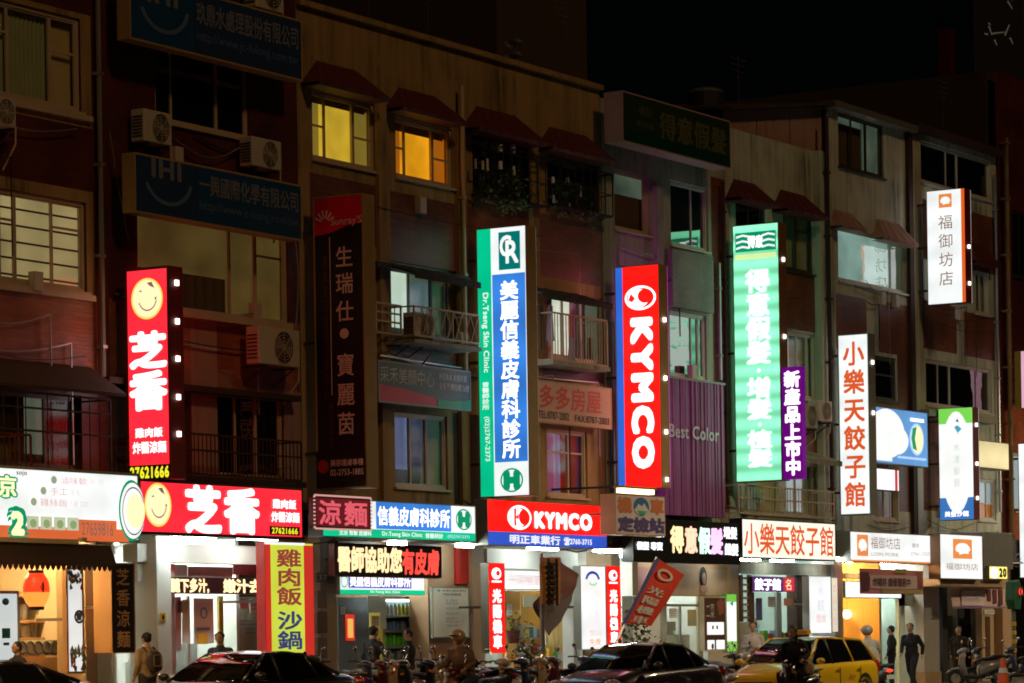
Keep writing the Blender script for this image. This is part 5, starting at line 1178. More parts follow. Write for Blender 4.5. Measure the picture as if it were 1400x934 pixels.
x0, x1, z0, z1_ = RC(748, 764, 750, 828, -3.36); b.box(x0, x1, -3.40, -3.371, z0, z1_); x0, x1, z0, z1_ = RC(759, 764, 761, 828, -3.36); b.box(x0, x1, -3.40, -3.371, z0, z1_)
b.build('banner_print', M['print_black'], t)
# red leaning flag
t = thing('leaning_flag', 'red KYMCO flag leaning on a tilted pole above the potted plants', 'flag', (A(850, 866, -2.4)[0], -2.4, .15))
p0, p1 = A(846, 870, -2.4), A(897, 762, -2.4); b = MB(t.location); b.cone((p0[0]-(p1[0]-p0[0])*.5, -2.4, max(.2, p0[1]-(p1[1]-p0[1])*.5)), .025, (p1[0], -2.4, p1[1]), .02, 8); b.build('pole', M['alu'], t)
FC = [(898, 762), (935, 786), (892, 856), (852, 852)]
flag(t, FC, -2.46, D('flag_red', (.72, .05, .02), .7), amp=.02)
def onflag(u, v):
    P = [A(px, py, -2.51) for px, py in FC]
    return ((1-u)*(1-v)*P[0][0]+u*(1-v)*P[1][0]+u*v*P[2][0]+(1-u)*v*P[3][0], (1-u)*(1-v)*P[0][1]+u*(1-v)*P[1][1]+u*v*P[2][1]+(1-u)*v*P[3][1])
for k, ch in enumerate('光陽機車'):
    v, f = glyph(ch, 0); b = MB(t.location)
    for sh in (-.035, 0, .035): b.add([(lambda q: (q[0], -2.51-.0004*sh, q[1]))(onflag(.2+.58*(a+sh), .36+.16*k+.13*(1-c))) for a, c in v], f)
    b.build('lettering', M['paper'], t)
b = MB(t.location); vs_ = []
for i in range(25):
    a = 2*PI*i/24
    for q in (1, .68): vs_.append((lambda p: (p[0], -2.51, p[1]))(onflag(.5+.26*q*math.cos(a), .16+.085*q*math.sin(a))))
b.add(vs_, [(2*i, 2*i+1, 2*i+3, 2*i+2) for i in range(24)]); b.build('emblem', M['paper'], t)
b = MB(t.location); pz = [onflag(u, v) for u, v in ((0, 0), (.12, 0), (.12, 1), (0, 1))]; b.add([(a, -2.505, c) for a, c in pz], [(0, 1, 2, 3)]); b.build('flag_edge', D('flag_blue', (.10, .10, .35), .7), t)
# --- wig shop front
t4, X0, X1 = shop('wig shop interior with pale counters behind a glass front', 850, 1003, 2.8, 'white_wall', tubes=((.4, 1.0), (.8, 1.4)))
pb(t4, (872, 770, 1004, 815), .02, .15, 'tan_paint', 'lintel')
pb(t4, (872, 776, 905, 812), .0, .015, D('poster_rose', (.45, .22, .2), .5), 'wall_poster'); pb(t4, (905, 778, 1000, 814), -.005, .015, D('poster_beige', (.50, .34, .22), .5), 'wall_poster')
hp = A(961, 790, -.02); b = MB(t4.location); b.ell((hp[0], -.03, hp[1]+.02), (.2, .02, .26), 14, 8); b.build('printed_hair', M['print_black'], t4)
b = MB(t4.location); b.ell((hp[0]+.01, -.05, hp[1]-.02), (.1, .012, .15), 12, 8); b.ell((hp[0], -.045, hp[1]-.28), (.2, .012, .1), 12, 8); b.build('printed_portrait', D('skin_print', (.33, .19, .13), .5), t4)
pb(t4, (903, 820, 912, 940), .3, .06, 'alu', 'mullion'); pb(t4, (955, 815, 961, 940), .3, .06, 'cream_wall', 'mullion'); pb(t4, (905, 826, 958, 829), .3, .05, 'alu', 'rail'); pb(t4, (930, 829, 932, 940), .31, .05, 'alu', 'mullion')
x0, x1, z0, z1 = RC(905, 815, 958, 930, .33); b = MB(t4.location); b.quad((x0, .34, .2), (x1, .34, .2), (x1, .34, z1), (x0, .34, z1)); b.build('pane', M['glass_clear'], t4)
pb(t4, (912, 850, 950, 862), 1.6, .4, 'wood_dark', 'shelf_unit'); pb(t4, (918, 838, 940, 849), 2.5, .3, 'steel_shelf', 'shelf_unit'); pb(t4, (912, 868, 955, 935), 1.2, .5, 'white_wall', 'counter')
pb(t4, (866, 815, 903, 940), .2, .3, 'white_wall', 'wall')
sign('dark poster board with pale panels in front of the wig shop', (962, 816, 992, 890), -.5, .12, 'par', D('poster_dark', (.10, .045, .03), .5), M['cream_wall'],
     [('p', [(.6, .1), (.8, .02), (.95, .1), (.9, .3), (.7, .35)], D('poster_brown', (.35, .12, .08), .5)), ('t', '二菜', (.1, .12, .48, .4), M['paper'], 0), ('r', (.14, .47, .90, .70), WH2), ('r', (.14, .80, .46, .97), WH2), ('r', (.54, .80, .92, .97), WH2), ('t', 'II', (.35, .53, .62, .6), M['ink_dark'], 0), ('e', (.3, .86, .42, .97), M['ink_dark'])], name='poster_board', cat='poster', rim=.03, legs=False)
sign('white lit strip sign with green ends in front of the wig shop', (993, 812, 1007, 891), -.5, .15, 'par', M['face_white'], D('sign_leaf', (.12, .35, .08), .5), [('r', (0, 0, 1, .14), T('leafgreen', (.2, .6, .08), .8)), ('r', (0, .82, 1, 1), MATS['leafgreen']), ('p', [(.3, .16), (.7, .13), (.6, .22)], GRN)], rim=.01, legs=False)
plantmass('leafy potted plants under the leaning red flag', (G(862, -2.2), G(884, -2.2), .75, 1.95), -2.4, -2.0, 420, size=.12)
plantmass('smaller leafy plant right of the plants under the red flag', (G(888, -2.0), G(902, -2.0), .75, 1.6), -2.1, -1.8, 220, size=.11)
plantmass('bonsai like plant with a pale flower on the scooters by the flag pole', (A(716, 892, -1.6)[0], A(724, 892, -1.6)[0], A(720, 898, -1.6)[1], A(720, 880, -1.6)[1]), -1.7, -1.5, 90, size=.10)
plantmass('small twiggy plant before the yellow wall of the dealer', (A(697, 860, .8)[0], A(706, 860, .8)[0], A(700, 862, .8)[1], A(700, 848, .8)[1]), .7, .9, 60, size=.10)
# --- dumpling house
t5, X0, X1 = shop('dumpling house interior with pale cyan walls behind glass', 1011, 1145, 2.8, D('cyan_wall', (.55, .70, .66), .5).name, tubes=((.4, .9), (.75, .9)))
pb(t5, (1011, 770, 1145, 786), .0, .2, 'plaster_grey', 'lintel')
pb(t5, (1012, 786, 1016, 850), -.05, .06, 'wood_dark', 'lattice_post'); pb(t5, (1024, 786, 1028, 850), -.05, .06, 'wood_dark', 'lattice_post')
for k in range(7): pb(t5, (1016, 789+9*k, 1024, 792+9*k), -.04, .04, 'wood', 'lattice_bar')
pb(t5, (1012, 851, 1028, 940), -.05, .2, 'plaster_grey', 'wall'); pb(t5, (1028, 810, 1032, 935), .2, .08, 'wood_dark', 'mullion'); pb(t5, (1063, 810, 1069, 935), .2, .08, 'steel_shelf', 'mullion'); pb(t5, (1090, 786, 1106, 935), .1, .3, 'plaster_dark', 'pillar')
x0, x1, z0, z1 = RC(1032, 811, 1090, 930, .23); b = MB(t5.location); b.quad((x0, .25, .2), (x1, .25, .2), (x1, .25, z1), (x0, .25, z1)); b.build('pane', M['glass_clear'], t5)
pb(t5, (1034, 818, 1042, 848), .18, .012, D('poster_navy', (.08, .08, .25), .5), 'poster'); pb(t5, (1074, 838, 1088, 848), 2.7, .02, 'paper', 'notice')
for k in range(7): pb(t5, (1038+7*k, 864+R.randint(-2, 2), 1043+7*k, 874), .5, .15, ['menu_yellow', 'bottle_green', 'red_paint', 'bottle_blue', 'wood', 'menu_yellow', 'white_wall'][k], 'container')
pb(t5, (1030, 874, 1090, 935), .5, .5, 'steel_shelf', 'counter')
sign('violet and red lit inner sign of the dumpling house', (1028, 789, 1087, 809), -.1, .15, 'par', E('face_violet', (.10, .01, .14), .8), M['sign_black'], [('r', (.72, .02, .98, .98), T('crimson', (.55, .02, .05), .9)), ('t', '餃子館', (.06, .12, .66, .9), LEDW, .03), ('t', '名', (.76, .1, .92, .9), LED, .0)], rim=.01, legs=False)
sign('white lit upright sign with faint violet and red characters before the dumpling house', (1106, 788, 1136, 866), -.6, .2, 'par', M['face_white'], M['sign_grey'], [('v', '水餃', (.36, .15, .70, .62), T('print_lilac', (.62, .60, .75), .9), 0, .1), ('t', '麵食', (.3, .66, .76, .82), RSE, 0)], rim=.01)
sign('thin cream lit strip beside the white upright dumpling sign', (1137, 790, 1145, 864), -.4, .3, 'par', E('face_creamstrip', (.85, .80, .62), .8), M['sign_grey'], [('v', '歡迎光臨', (.2, .1, .8, .9), RSE, 0, .2)], rim=.005, legs=False)
# --- cutlet restaurant
t6, X0, X1 = shop('cutlet restaurant interior with golden wood walls and two hanging lamps', 1155, 1232, 3.0, 'pine_panel', tubes=((.3, .6), (.7, 1.8)), tube='tube_warm')
for k in range(7): pb(t6, (1158+10*k, 815, 1159.2+10*k, 930), 2.96, .03, 'wood', 'panel_joint')
pb(t6, (1196, 842, 1212, 876), 2.7, .02, D('menu_orange', (.62, .2, .06), .5), 'menu_board')
for k in range(5): pb(t6, (1199, 846+6*k, 1209, 848+6*k), 2.68, .01, 'paper', 'menu_line')
for px in (1158, 1196):
    x, z = A(px, 840, 1.5); l = thing('pendant_lamp', 'round glowing lamp hanging %s in the golden restaurant' % ('by the near post' if px < 1170 else 'beside the orange menu'), 'lamp', (x, 1.5, z), 0, 'hanging lamps in the restaurant')
    b = MB(l.location); b.ell((x, 1.5, z), (.13, .13, .13), 14, 10); b.build('globe', E('globe_warm', (1, .78, .42), 5), l, smooth=True); b = MB(l.location); b.cone((x, 1.5, z+.12), .01, (x, 1.5, ZC-.215), .01, 5); b.build('cord', M['print_black'], l)
pb(t6, (1155, 785, 1266, 792), .05, .2, 'plaster_pale', 'lintel')
sign('white lit panel tucked behind the pink banner', (1155, 795, 1232, 818), .1, .1, 'par', M['face_white'], D('sign_teal', (.05, .2, .16), .5), [], rim=.02, legs=False)
t7, X0, X1 = shop('narrow pale passage with a bright window behind the walking man', 1230, 1266, 2.0, 'cyan_wall', tubes=((.5, .8),))
pb(t7, (1229, 812, 1238, 940), .2, .1, 'cyan_wall', 'wall'); pb(t7, (1260, 812, 1266, 940), .2, .1, 'cyan_wall', 'wall'); pb(t7, (1229, 812, 1266, 829), .2, .12, 'cyan_wall', 'lintel'); pb(t7, (1238, 905, 1260, 940), .22, .1, 'cyan_wall', 'wall')
pb(t7, (1236, 828, 1262, 908), .9, .05, E('lit_window_white', (.92, .98, .90), 1.0), 'lit_panel'); pb(t7, (1243, 832, 1259, 846), .85, .03, 'paper', 'poster'); pb(t7, (1254, 828, 1256, 838), .8, .03, 'print_green' if 0 else 'leaf', 'hanging_label'); pb(t7, (1237, 876, 1243, 906), .85, .04, 'cream_wall', 'box')
t = thing('fabric_banner', 'pink and maroon printed fabric banner hung below the white signboard', 'banner', (A(1218, 812, -.8)[0], -.8, A(1218, 812, -.8)[1]))
flag(t, [(1175, 777), (1262, 781), (1262, 813), (1176, 812)], -.8, D('banner_maroon', (.75, .28, .34), .6), amp=.012, name='cloth')
for px, m in [((1190, 787, 1254, 805), D('banner_rose', (.88, .62, .66), .6)), ((1206, 806, 1260, 812), D('banner_cream', (.55, .42, .2), .6)), ((1224, 778, 1240, 784), D('banner_olive', (.45, .40, .08), .6)), ((1178, 782, 1188, 808), D('banner_wine', (.14, .03, .05), .6))]: pb(t, px, -.84, .012, m, 'printed_field')
x0, x1, z0, z1 = RC(1194, 790, 1250, 802, -.87); b = MB(t.location); put(b, '炸豬排 套餐優惠中', (x0, z0, x1, z1), -.87, .012); b.build('lettering', MATS['banner_wine'], t)
# --- dark passage with banner
t8, X0, X1 = shop('dim passage with a black doorway beside a tan wall', 1286, 1372, 3.0, 'plaster_grey', floor='paving', tubes=((.5, 2.4),), tube=E('tube_dim', (1, .8, .55), 6).name, front=False)
pb(t8, (1343, 828, 1373, 940), .15, .2, 'tan_paint', 'wall'); pb(t8, (1348, 843, 1354, 905), .13, .02, 'wood_dark', 'door_plate'); pb(t8, (1312, 832, 1343, 940), 1.0, .05, 'print_black', 'doorway'); pb(t8, (1290, 842, 1305, 900), 1.6, .05, 'curtain_green', 'window_panel'); pb(t8, (1289, 800, 1296, 940), .3, .1, 'steel_black', 'gate_edge')
t = thing('fabric_banner', 'pale pink printed banner hung across the dim passage', 'banner', (A(1337, 830, -.6)[0], -.6, A(1337, 830, -.6)[1]), 0)
flag(t, [(1299, 804), (1374, 806), (1374, 831), (1303, 833)], -.6, D('banner_pale', (.75, .52, .46), .6), amp=.012, name='cloth')
pb(t, (1315, 807, 1345, 828), -.64, .012, 'banner_rose', 'printed_field'); pb(t, (1303, 829, 1374, 831.5), -.64, .012, D('banner_lilac', (.25, .15, .35), .6), 'printed_field')
for k in range(3): pb(t, (1350+8*k, 806, 1355+8*k, 822+3*k), -.64, .012, 'banner_wine', 'printed_field')
x0, x1, z0, z1 = RC(1318, 814, 1342, 823, -.66); b = MB(t.location); put(b, '川味小館', (x0, z0, x1, z1), -.66, .012); b.build('lettering', M['paper'], t)
# grey metal canopy right of the square pig sign
t = thing('metal_canopy', 'grey metal box canopy right of the square white sign', 'canopy', (A(1366, 780, -1.2)[0], -1.2, A(1366, 780, -1.2)[1])); pb(t, (1345, 728, 1385, 778), -1.2, 1.1, 'alu', 'canopy_box', bevel=.02); pb(t, (1286, 793, 1372, 802), -1.1, 1.0, 'tan_paint', 'soffit')
# traffic signal and striped post at the right
x, z = A(1385, 813, -2.6)
t = thing('traffic_signal', 'green cased signal head with a red lamp on a yellow striped post', 'traffic signal', (x, -2.6, .14))
b = MB(t.location); b.cone((x, -2.6, .142), .07, (x, -2.6, z-.4), .06, 12); b.build('post', D('post_grey', (.2, .2, .18), .5), t)
for k in range(4):
    z0 = A(1384, 892-12*k, -2.6)[1]; b = MB(t.location); b.cone((x, -2.6, z0), .078, (x, -2.6, z0+.12), .078, 12); b.build('warning_stripe', M['menu_yellow'], t)
b = MB(t.location); b.add([(x-.35, -2.75, z-.15), (x-.2, -2.75, z-.42), (x+.2, -2.75, z-.42), (x+.35, -2.75, z+.1), (x+.15, -2.75, z+.42), (x-.3, -2.75, z+.35),
                           (x-.35, -2.5, z-.15), (x-.2, -2.5, z-.42), (x+.2, -2.5, z-.42), (x+.35, -2.5, z+.1), (x+.15, -2.5, z+.42), (x-.3, -2.5, z+.35)], [(0, 1, 2, 3, 4, 5), (11, 10, 9, 8, 7, 6)]+[(i, 6+i, 6+(i+1) % 6, (i+1) % 6) for i in range(6)])
b.build('signal_case', D('case_green', (.01, .12, .05), .5), t, bevel=.02)
b = MB(t.location); b.cone((x+.15, -2.79, z+.08), .1, (x+.15, -2.76, z+.08), .1, 14); b.build('red_lamp', T('signal_red', (1, .05, .04), 1.5), t)
b = MB(t.location); b.ring((x+.15, -2.82, z+.08), .12, .02, 'y', 14, 4); b.build('visor', M['case_green'], t)

# stock and fittings on the shop walls
def stock(root, px, Y, rows, seed, cols=('bottle_blue', 'bottle_green', 'bottle_silver', 'menu_yellow', 'red_paint', 'paper', 'wood', 'bottle_teal', 'tin')):
    r = random.Random(seed); x0, x1, z0, z1 = RC(*px, Y); z0 = max(z0, .4)
    for k in range(rows):
        zz = z0+(z1-z0)*k/rows; b = MB(root.location); b.box(x0, x1, Y, Y+.35, zz-.03, zz); b.build('shelf', M['steel_shelf'], root)
        x = x0+.03
        while x < x1-.12:
            w_, h_ = r.uniform(.06, .2), r.uniform(.35, .85)*(z1-z0)/rows; b = MB(root.location); b.box(x, x+w_, Y+.04, Y+.24, zz+.001, zz+h_); b.build('stock_item', M[r.choice(cols)], root); x += w_+r.uniform(.01, .06)
stock(t1, (262, 822, 298, 905), 2.9, 4, 1); stock(t1, (310, 830, 355, 905), 3.0, 3, 2); stock(t0, (30, 778, 84, 808), 2.2, 1, 3); stock(t3, (716, 850, 742, 915), 1.0, 3, 4); stock(t4, (912, 832, 955, 900), 2.3, 3, 5)
stock(t5, (1034, 830, 1062, 880), 2.3, 2, 6); stock(t5, (1070, 850, 1090, 880), 2.3, 1, 7); stock(t6, (1160, 855, 1190, 905), 2.4, 2, 8, ('wood', 'wood_dark', 'paper', 'red_paint', 'menu_yellow')); stock(t3, (752, 880, 782, 930), .6, 2, 9)
for k, (rt_, px, Y, m) in enumerate([(t1, (342, 818, 354, 838), .33, 'paper'), (t1, (328, 818, 339, 832), .33, 'print_dusty_pink'), (t1, (243, 822, 256, 838), .33, 'banner_cream'), (t3, (693, 826, 700, 842), 1.17, 'paper'), (t3, (703, 850, 710, 862), 1.17, 'print_dusty_pink'), (t4, (915, 832, 926, 846), .27, 'paper'), (t4, (940, 834, 952, 856), .27, 'banner_cream'),
     (t5, (1050, 816, 1060, 830), .17, 'paper'), (t5, (1072, 818, 1086, 828), .17, 'menu_orange'), (t2, (508, 842, 518, 856), .38, 'banner_cream'), (t2, (466, 830, 472, 840), .68, 'paper'), (t8, (1346, 834, 1368, 840), .12, 'paper')]):
    x0, x1, z0, z1 = RC(*px, Y); b = MB(rt_.location); b.box(x0, x1, Y, Y+.008, z0, z1); b.build('notice', M[m], rt_)
    for q in range(3):
        b = MB(rt_.location); zq = z0+(z1-z0)*(.25+.22*q); b.box(x0+(x1-x0)*.15, x1-(x1-x0)*.2, Y-.004, Y-.001, zq, zq+.02); b.build('notice_line', M['print_maroon_grey'], rt_)

# ================================================================ vehicles
def PAINT(name, col, flake=0):
    m = D(name, col, .32, flake, var=.04, coat=1.0, scale=2); return m
PAINT('paint_black', (.012, .010, .014)); PAINT('paint_plum', (.03, .012, .02)); PAINT('paint_taxi', (.95, .60, .012)); PAINT('paint_maroon', (.10, .01, .012)); PAINT('paint_silver', (.35, .33, .30), .4); PAINT('paint_beige', (.50, .36, .22)); PAINT('paint_navy', (.02, .03, .09)); PAINT('paint_pearl', (.22, .21, .20))
D('rubber', (.015, .015, .015), .8); D('chrome', (.6, .6, .6), .15, 1.0); D('plastic_black', (.02, .02, .02), .5); D('seat_vinyl', (.018, .016, .016), .35)
D('lens_clear', (.5, .5, .5), .1, .3); D('lens_red', (.35, .01, .01), .15, coat=1); D('lens_amber', (.6, .22, .02), .15, coat=1); E('tail_red', (1, .04, .02), 2.2); E('head_glow', (1, .9, .75), 2.0)
def patch(b, P, Q, n=8, m=5, bulge=(0, 0, 0)):
    """grid between two polylines P, Q, bulged in the middle"""
    vs_ = []
    def at(L, u):
        k = u*(len(L)-1); i = min(int(k), len(L)-2); f = k-i; return [L[i][j]*(1-f)+L[i+1][j]*f for j in range(3)]
    for j in range(m+1):
        for i in range(n+1):
            u, v = i/n, j/m; p, q = at(P, u), at(Q, u); s_ = 4*v*(1-v)*1.0
            vs_.append(tuple(p[k]*(1-v)+q[k]*v+bulge[k]*s_ for k in range(3)))
    b.add(vs_, [(j*(n+1)+i, j*(n+1)+i+1, (j+1)*(n+1)+i+1, (j+1)*(n+1)+i) for j in range(m) for i in range(n)])
def car(label, px, Y, paint, wagon=False, rz=PI, h=1.42, taxi=False):
    t = thing('taxi' if taxi else 'parked_car', label, 'taxi' if taxi else 'car', (G(px, Y), Y, 0), rz)
    P = M[paint]
    if wagon:
        st = [(2.28, .55, .34, .50, .58), (2.15, .78, .24, .62, .74), (1.65, .87, .2, .76, .93), (1.15, .88, .2, .86, 1.03), (.4, .88, .2, .92, .98), (-.8, .88, .2, .95, 1.0), (-1.7, .88, .2, .97, 1.02), (-2.12, .85, .24, .97, 1.05), (-2.28, .78, .34, .80, .95)]
        ws, rf, rr_, rb = (1.28, .98), (.42, h-.06), (-1.72, h-.10), (-2.16, 1.02)
    else:
        st = [(2.36, .55, .34, .50, .58), (2.22, .78, .24, .60, .72), (1.7, .88, .2, .72, .88), (1.05, .89, .2, .82, .98), (.3, .9, .2, .88, .94), (-.8, .9, .2, .91, .96), (-1.45, .89, .2, .93, 1.03), (-2.1, .85, .24, .92, 1.04), (-2.34, .74, .36, .78, .92)]
        ws, rf, rr_, rb = (1.12, .95), (.30, h-.05), (-.78, h-.06), (-1.62, 1.02)
    b = MB(); n = 16; vs_ = []
    for (x, w_, zb, zs, zt) in st:
        half = [(0, zb), (.7*w_, zb), (.97*w_, zb+.1), (1.0*w_, (zb+zs)/2), (.98*w_, zs-.08), (.93*w_, zs), (.80*w_, zs+(zt-zs)*.75), (.4*w_, zt-.005), (0, zt)]
        ring = half+[(-y, z) for y, z in half[-2:0:-1]]
        vs_ += [(x, y, z) for y, z in ring]
    k = 16
    fs = [(i*k+j, i*k+(j+1) % k, (i+1)*k+(j+1) % k, (i+1)*k+j) for i in range(len(st)-1) for j in range(k)]
    fs += [tuple(range(k))[::-1], tuple(range((len(st)-1)*k, len(st)*k))]
    b.add(vs_, fs); b.build('body', P, t, smooth=True, subsurf=2)
    wb, wr = .76, .56                              # half widths at belt and roof
    zr = rf[1]
    def wide(x, z): f = max(0, min(1, (z-.95)/(zr-.95))); return wb*(1-f)+wr*f+.01
    # roof
    b = MB(); L = [(rf[0], -wr, rf[1]), (rf[0]+.05, 0, rf[1]+.02), (rf[0], wr, rf[1])]; Q = [(rr_[0], -wr, rr_[1]), (rr_[0]-.05, 0, rr_[1]+.02), (rr_[0], wr, rr_[1])]
    patch(b, L, Q, 10, 6, (0, 0, .055)); b.build('roof', P, t, smooth=True)
    # glass
    b = MB(); patch(b, [(ws[0], -wb+.04, ws[1]), (ws[0]+.14, 0, ws[1]), (ws[0], wb-.04, ws[1])], [(rf[0]+.02, -wr+.03, rf[1]), (rf[0]+.07, 0, rf[1]+.02), (rf[0]+.02, wr-.03, rf[1])], 10, 6, (.04, 0, .03)); b.build('windscreen', M['glass_dark'], t, smooth=True)
    b = MB(); patch(b, [(rb[0], -wb+.06, rb[1]), (rb[0]-.12, 0, rb[1]), (rb[0], wb-.06, rb[1])], [(rr_[0]-.02, -wr+.03, rr_[1]), (rr_[0]-.07, 0, rr_[1]+.02), (rr_[0]-.02, wr-.03, rr_[1])], 10, 6, (-.03, 0, .02)); b.build('rear_window', M['glass_dark'], t, smooth=True)
    bx = [(rf[0]+ws[0])/2+.2, .10 if not wagon else .12, -.80, (rr_[0]+rb[0])/2-.1] if not wagon else [.80, .10, -.85, -1.9]
    for s_ in (-1, 1):
        segs = [((ws[0]-.14, .93), (rf[0]-.02, zr-.03), (.12, zr-.02), (.12, .93)), ((.06, .93), (.06, zr-.02), (-.80, zr-.03), (-.95, .93))]
        segs.append(((-1.0, .94), (-.86, zr-.04), (rr_[0]+.02, rr_[1]-.03), (rb[0]+.16, 1.0)))
        for q in segs:
            b = MB(); V = [(x, s_*(wide(x, z)), z) for x, z in q]; patch(b, [V[0], V[3]], [V[1], V[2]], 6, 4, (0, s_*.015, 0)); b.build('side_window', M['glass_dark'], t, smooth=True)
        for q in (((ws[0], ws[1]-.02), (rf[0], zr)), ((.09, .92), (.09, zr)), ((-.98, .92), (-.83, zr-.01)), ((rb[0]+.03, rb[1]-.02), (rr_[0], rr_[1]))):
            b = MB(); a, c = [(x, s_*(wide(x, z)+.002), z) for x, z in q]; b.cone(a, .035, c, .03, 6); b.build('pillar', P if q[0][0] not in (.09,) else M['plastic_black'], t, smooth=True)
        b = MB(); b.tube([(x, s_*(wr+.005), z) for x, z in ((rf[0]+.02, zr), (0, zr+.012), (rr_[0], rr_[1]))], .028, 6); b.build('roof_rail', P, t, smooth=True)
        b = MB(); b.ell((ws[0]-.18, s_*.98, 1.0), (.09, .10, .07), 10, 6); b.build('door_mirror', P, t, smooth=True)
        for hx in (-.02, -1.05): b = MB(); b.box(hx-.1, hx+.1, s_*.895-.012, s_*.895+.012, .82, .85); b.build('door_handle', M['chrome'] if not taxi else P, t, bevel=.006)
        b = MB(); b.box(-1.2, 1.1, s_*.887-.006, s_*.887+.006, .46, .50); b.build('side_trim', M['plastic_black'] if not taxi else P, t)
        for hx, zt in ((.98, .86), (-.07, .86), (-1.1, .88)): b = MB(); b.box(hx-.004, hx+.004, s_*.884-.006, s_*.884+.006, .3, zt); b.build('door_gap', M['plastic_black'], t)
        b = MB(); b.ell((2.12, s_*.62, .66), (.16, .17, .09), 12, 8); b.build('headlight', M['lens_clear'], t, smooth=True)
        b = MB(); b.ell((-2.22, s_*.70, .84), (.08, .13, .12 if not wagon else .2), 12, 8); b.build('tail_light', M['lens_red'], t, smooth=True)
        for wx in (1.38, -1.32):
            b = MB(); b.ring((0, 0, 0), .235, .085, 'y', 28, 8); o = b.build('wheel', M['rubber'], t, smooth=True); o.location = (wx, s_*.80, .32)
            b = MB(); b.cone((0, -.02*s_, 0), .215, (0, .05*s_, 0), .20, 18); b.build('rim', M['alu'], o)
            b = MB()
            for q in range(5): a = 2*PI*q/5; b.cone((.03*math.cos(a), .06*s_, .03*math.sin(a)), .03, (.19*math.cos(a), .055*s_, .19*math.sin(a)), .022, 5)
            b.build('spokes', M['chrome'], o)
            b = MB(); vs_ = []
            for i in range(13):
                a = PI*i/12
                for rr2 in (.33, .40): vs_.append((rr2*math.cos(a), s_*(.893 if rr2 < .36 else .888), .32+rr2*math.sin(a)))
            b.add([(x+wx, y, z) for x, y, z in vs_], [(2*i, 2*i+1, 2*i+3, 2*i+2) for i in range(12)]); b.build('wheel_arch', M['plastic_black'], t)
    b = MB(); b.box(2.30, 2.37, -.45, .45, .42, .58); b.build('grille', M['plastic_black'], t, bevel=.02)
    b = MB(); b.box(-2.38, -2.33, -.26, .26, .62, .76); b.build('number_plate', M['paper'], t)
    if taxi:
        b = MB(); b.loft([(-.17, 0, h+.09, .10, .05, .5), (.17, 0, h+.09, .10, .05, .5)], 12, axis='y'); b.build('roof_lamp', D('lamp_yellow', (.6, .35, .04), .3), t)
        b = MB(); put(b, '皇冠 TAXI', (-.98, .60, -.55, .70), 0, .01); o = b.build('lettering', D('door_print', (.35, .14, .02), .5), t); o.rotation_euler = (0, 0, PI); o.location = (-1.5, .893, 0)
    return t
car('dark sedan at the lower edge before the yellow banner, red lights mirrored in its windscreen', 336, -6.4, 'paint_black', h=1.40)
car('glossy plum black sedan in front of the dealer and the wig shop', 872, -6.4, 'paint_plum', h=1.44)
car('yellow taxi estate car in front of the dumpling house', 1097, -6.6, 'paint_taxi', wagon=True, h=1.54, taxi=True)
car('dark car at the lower picture corner beneath the orange lantern', -46, -7.2, 'paint_black', h=1.32)

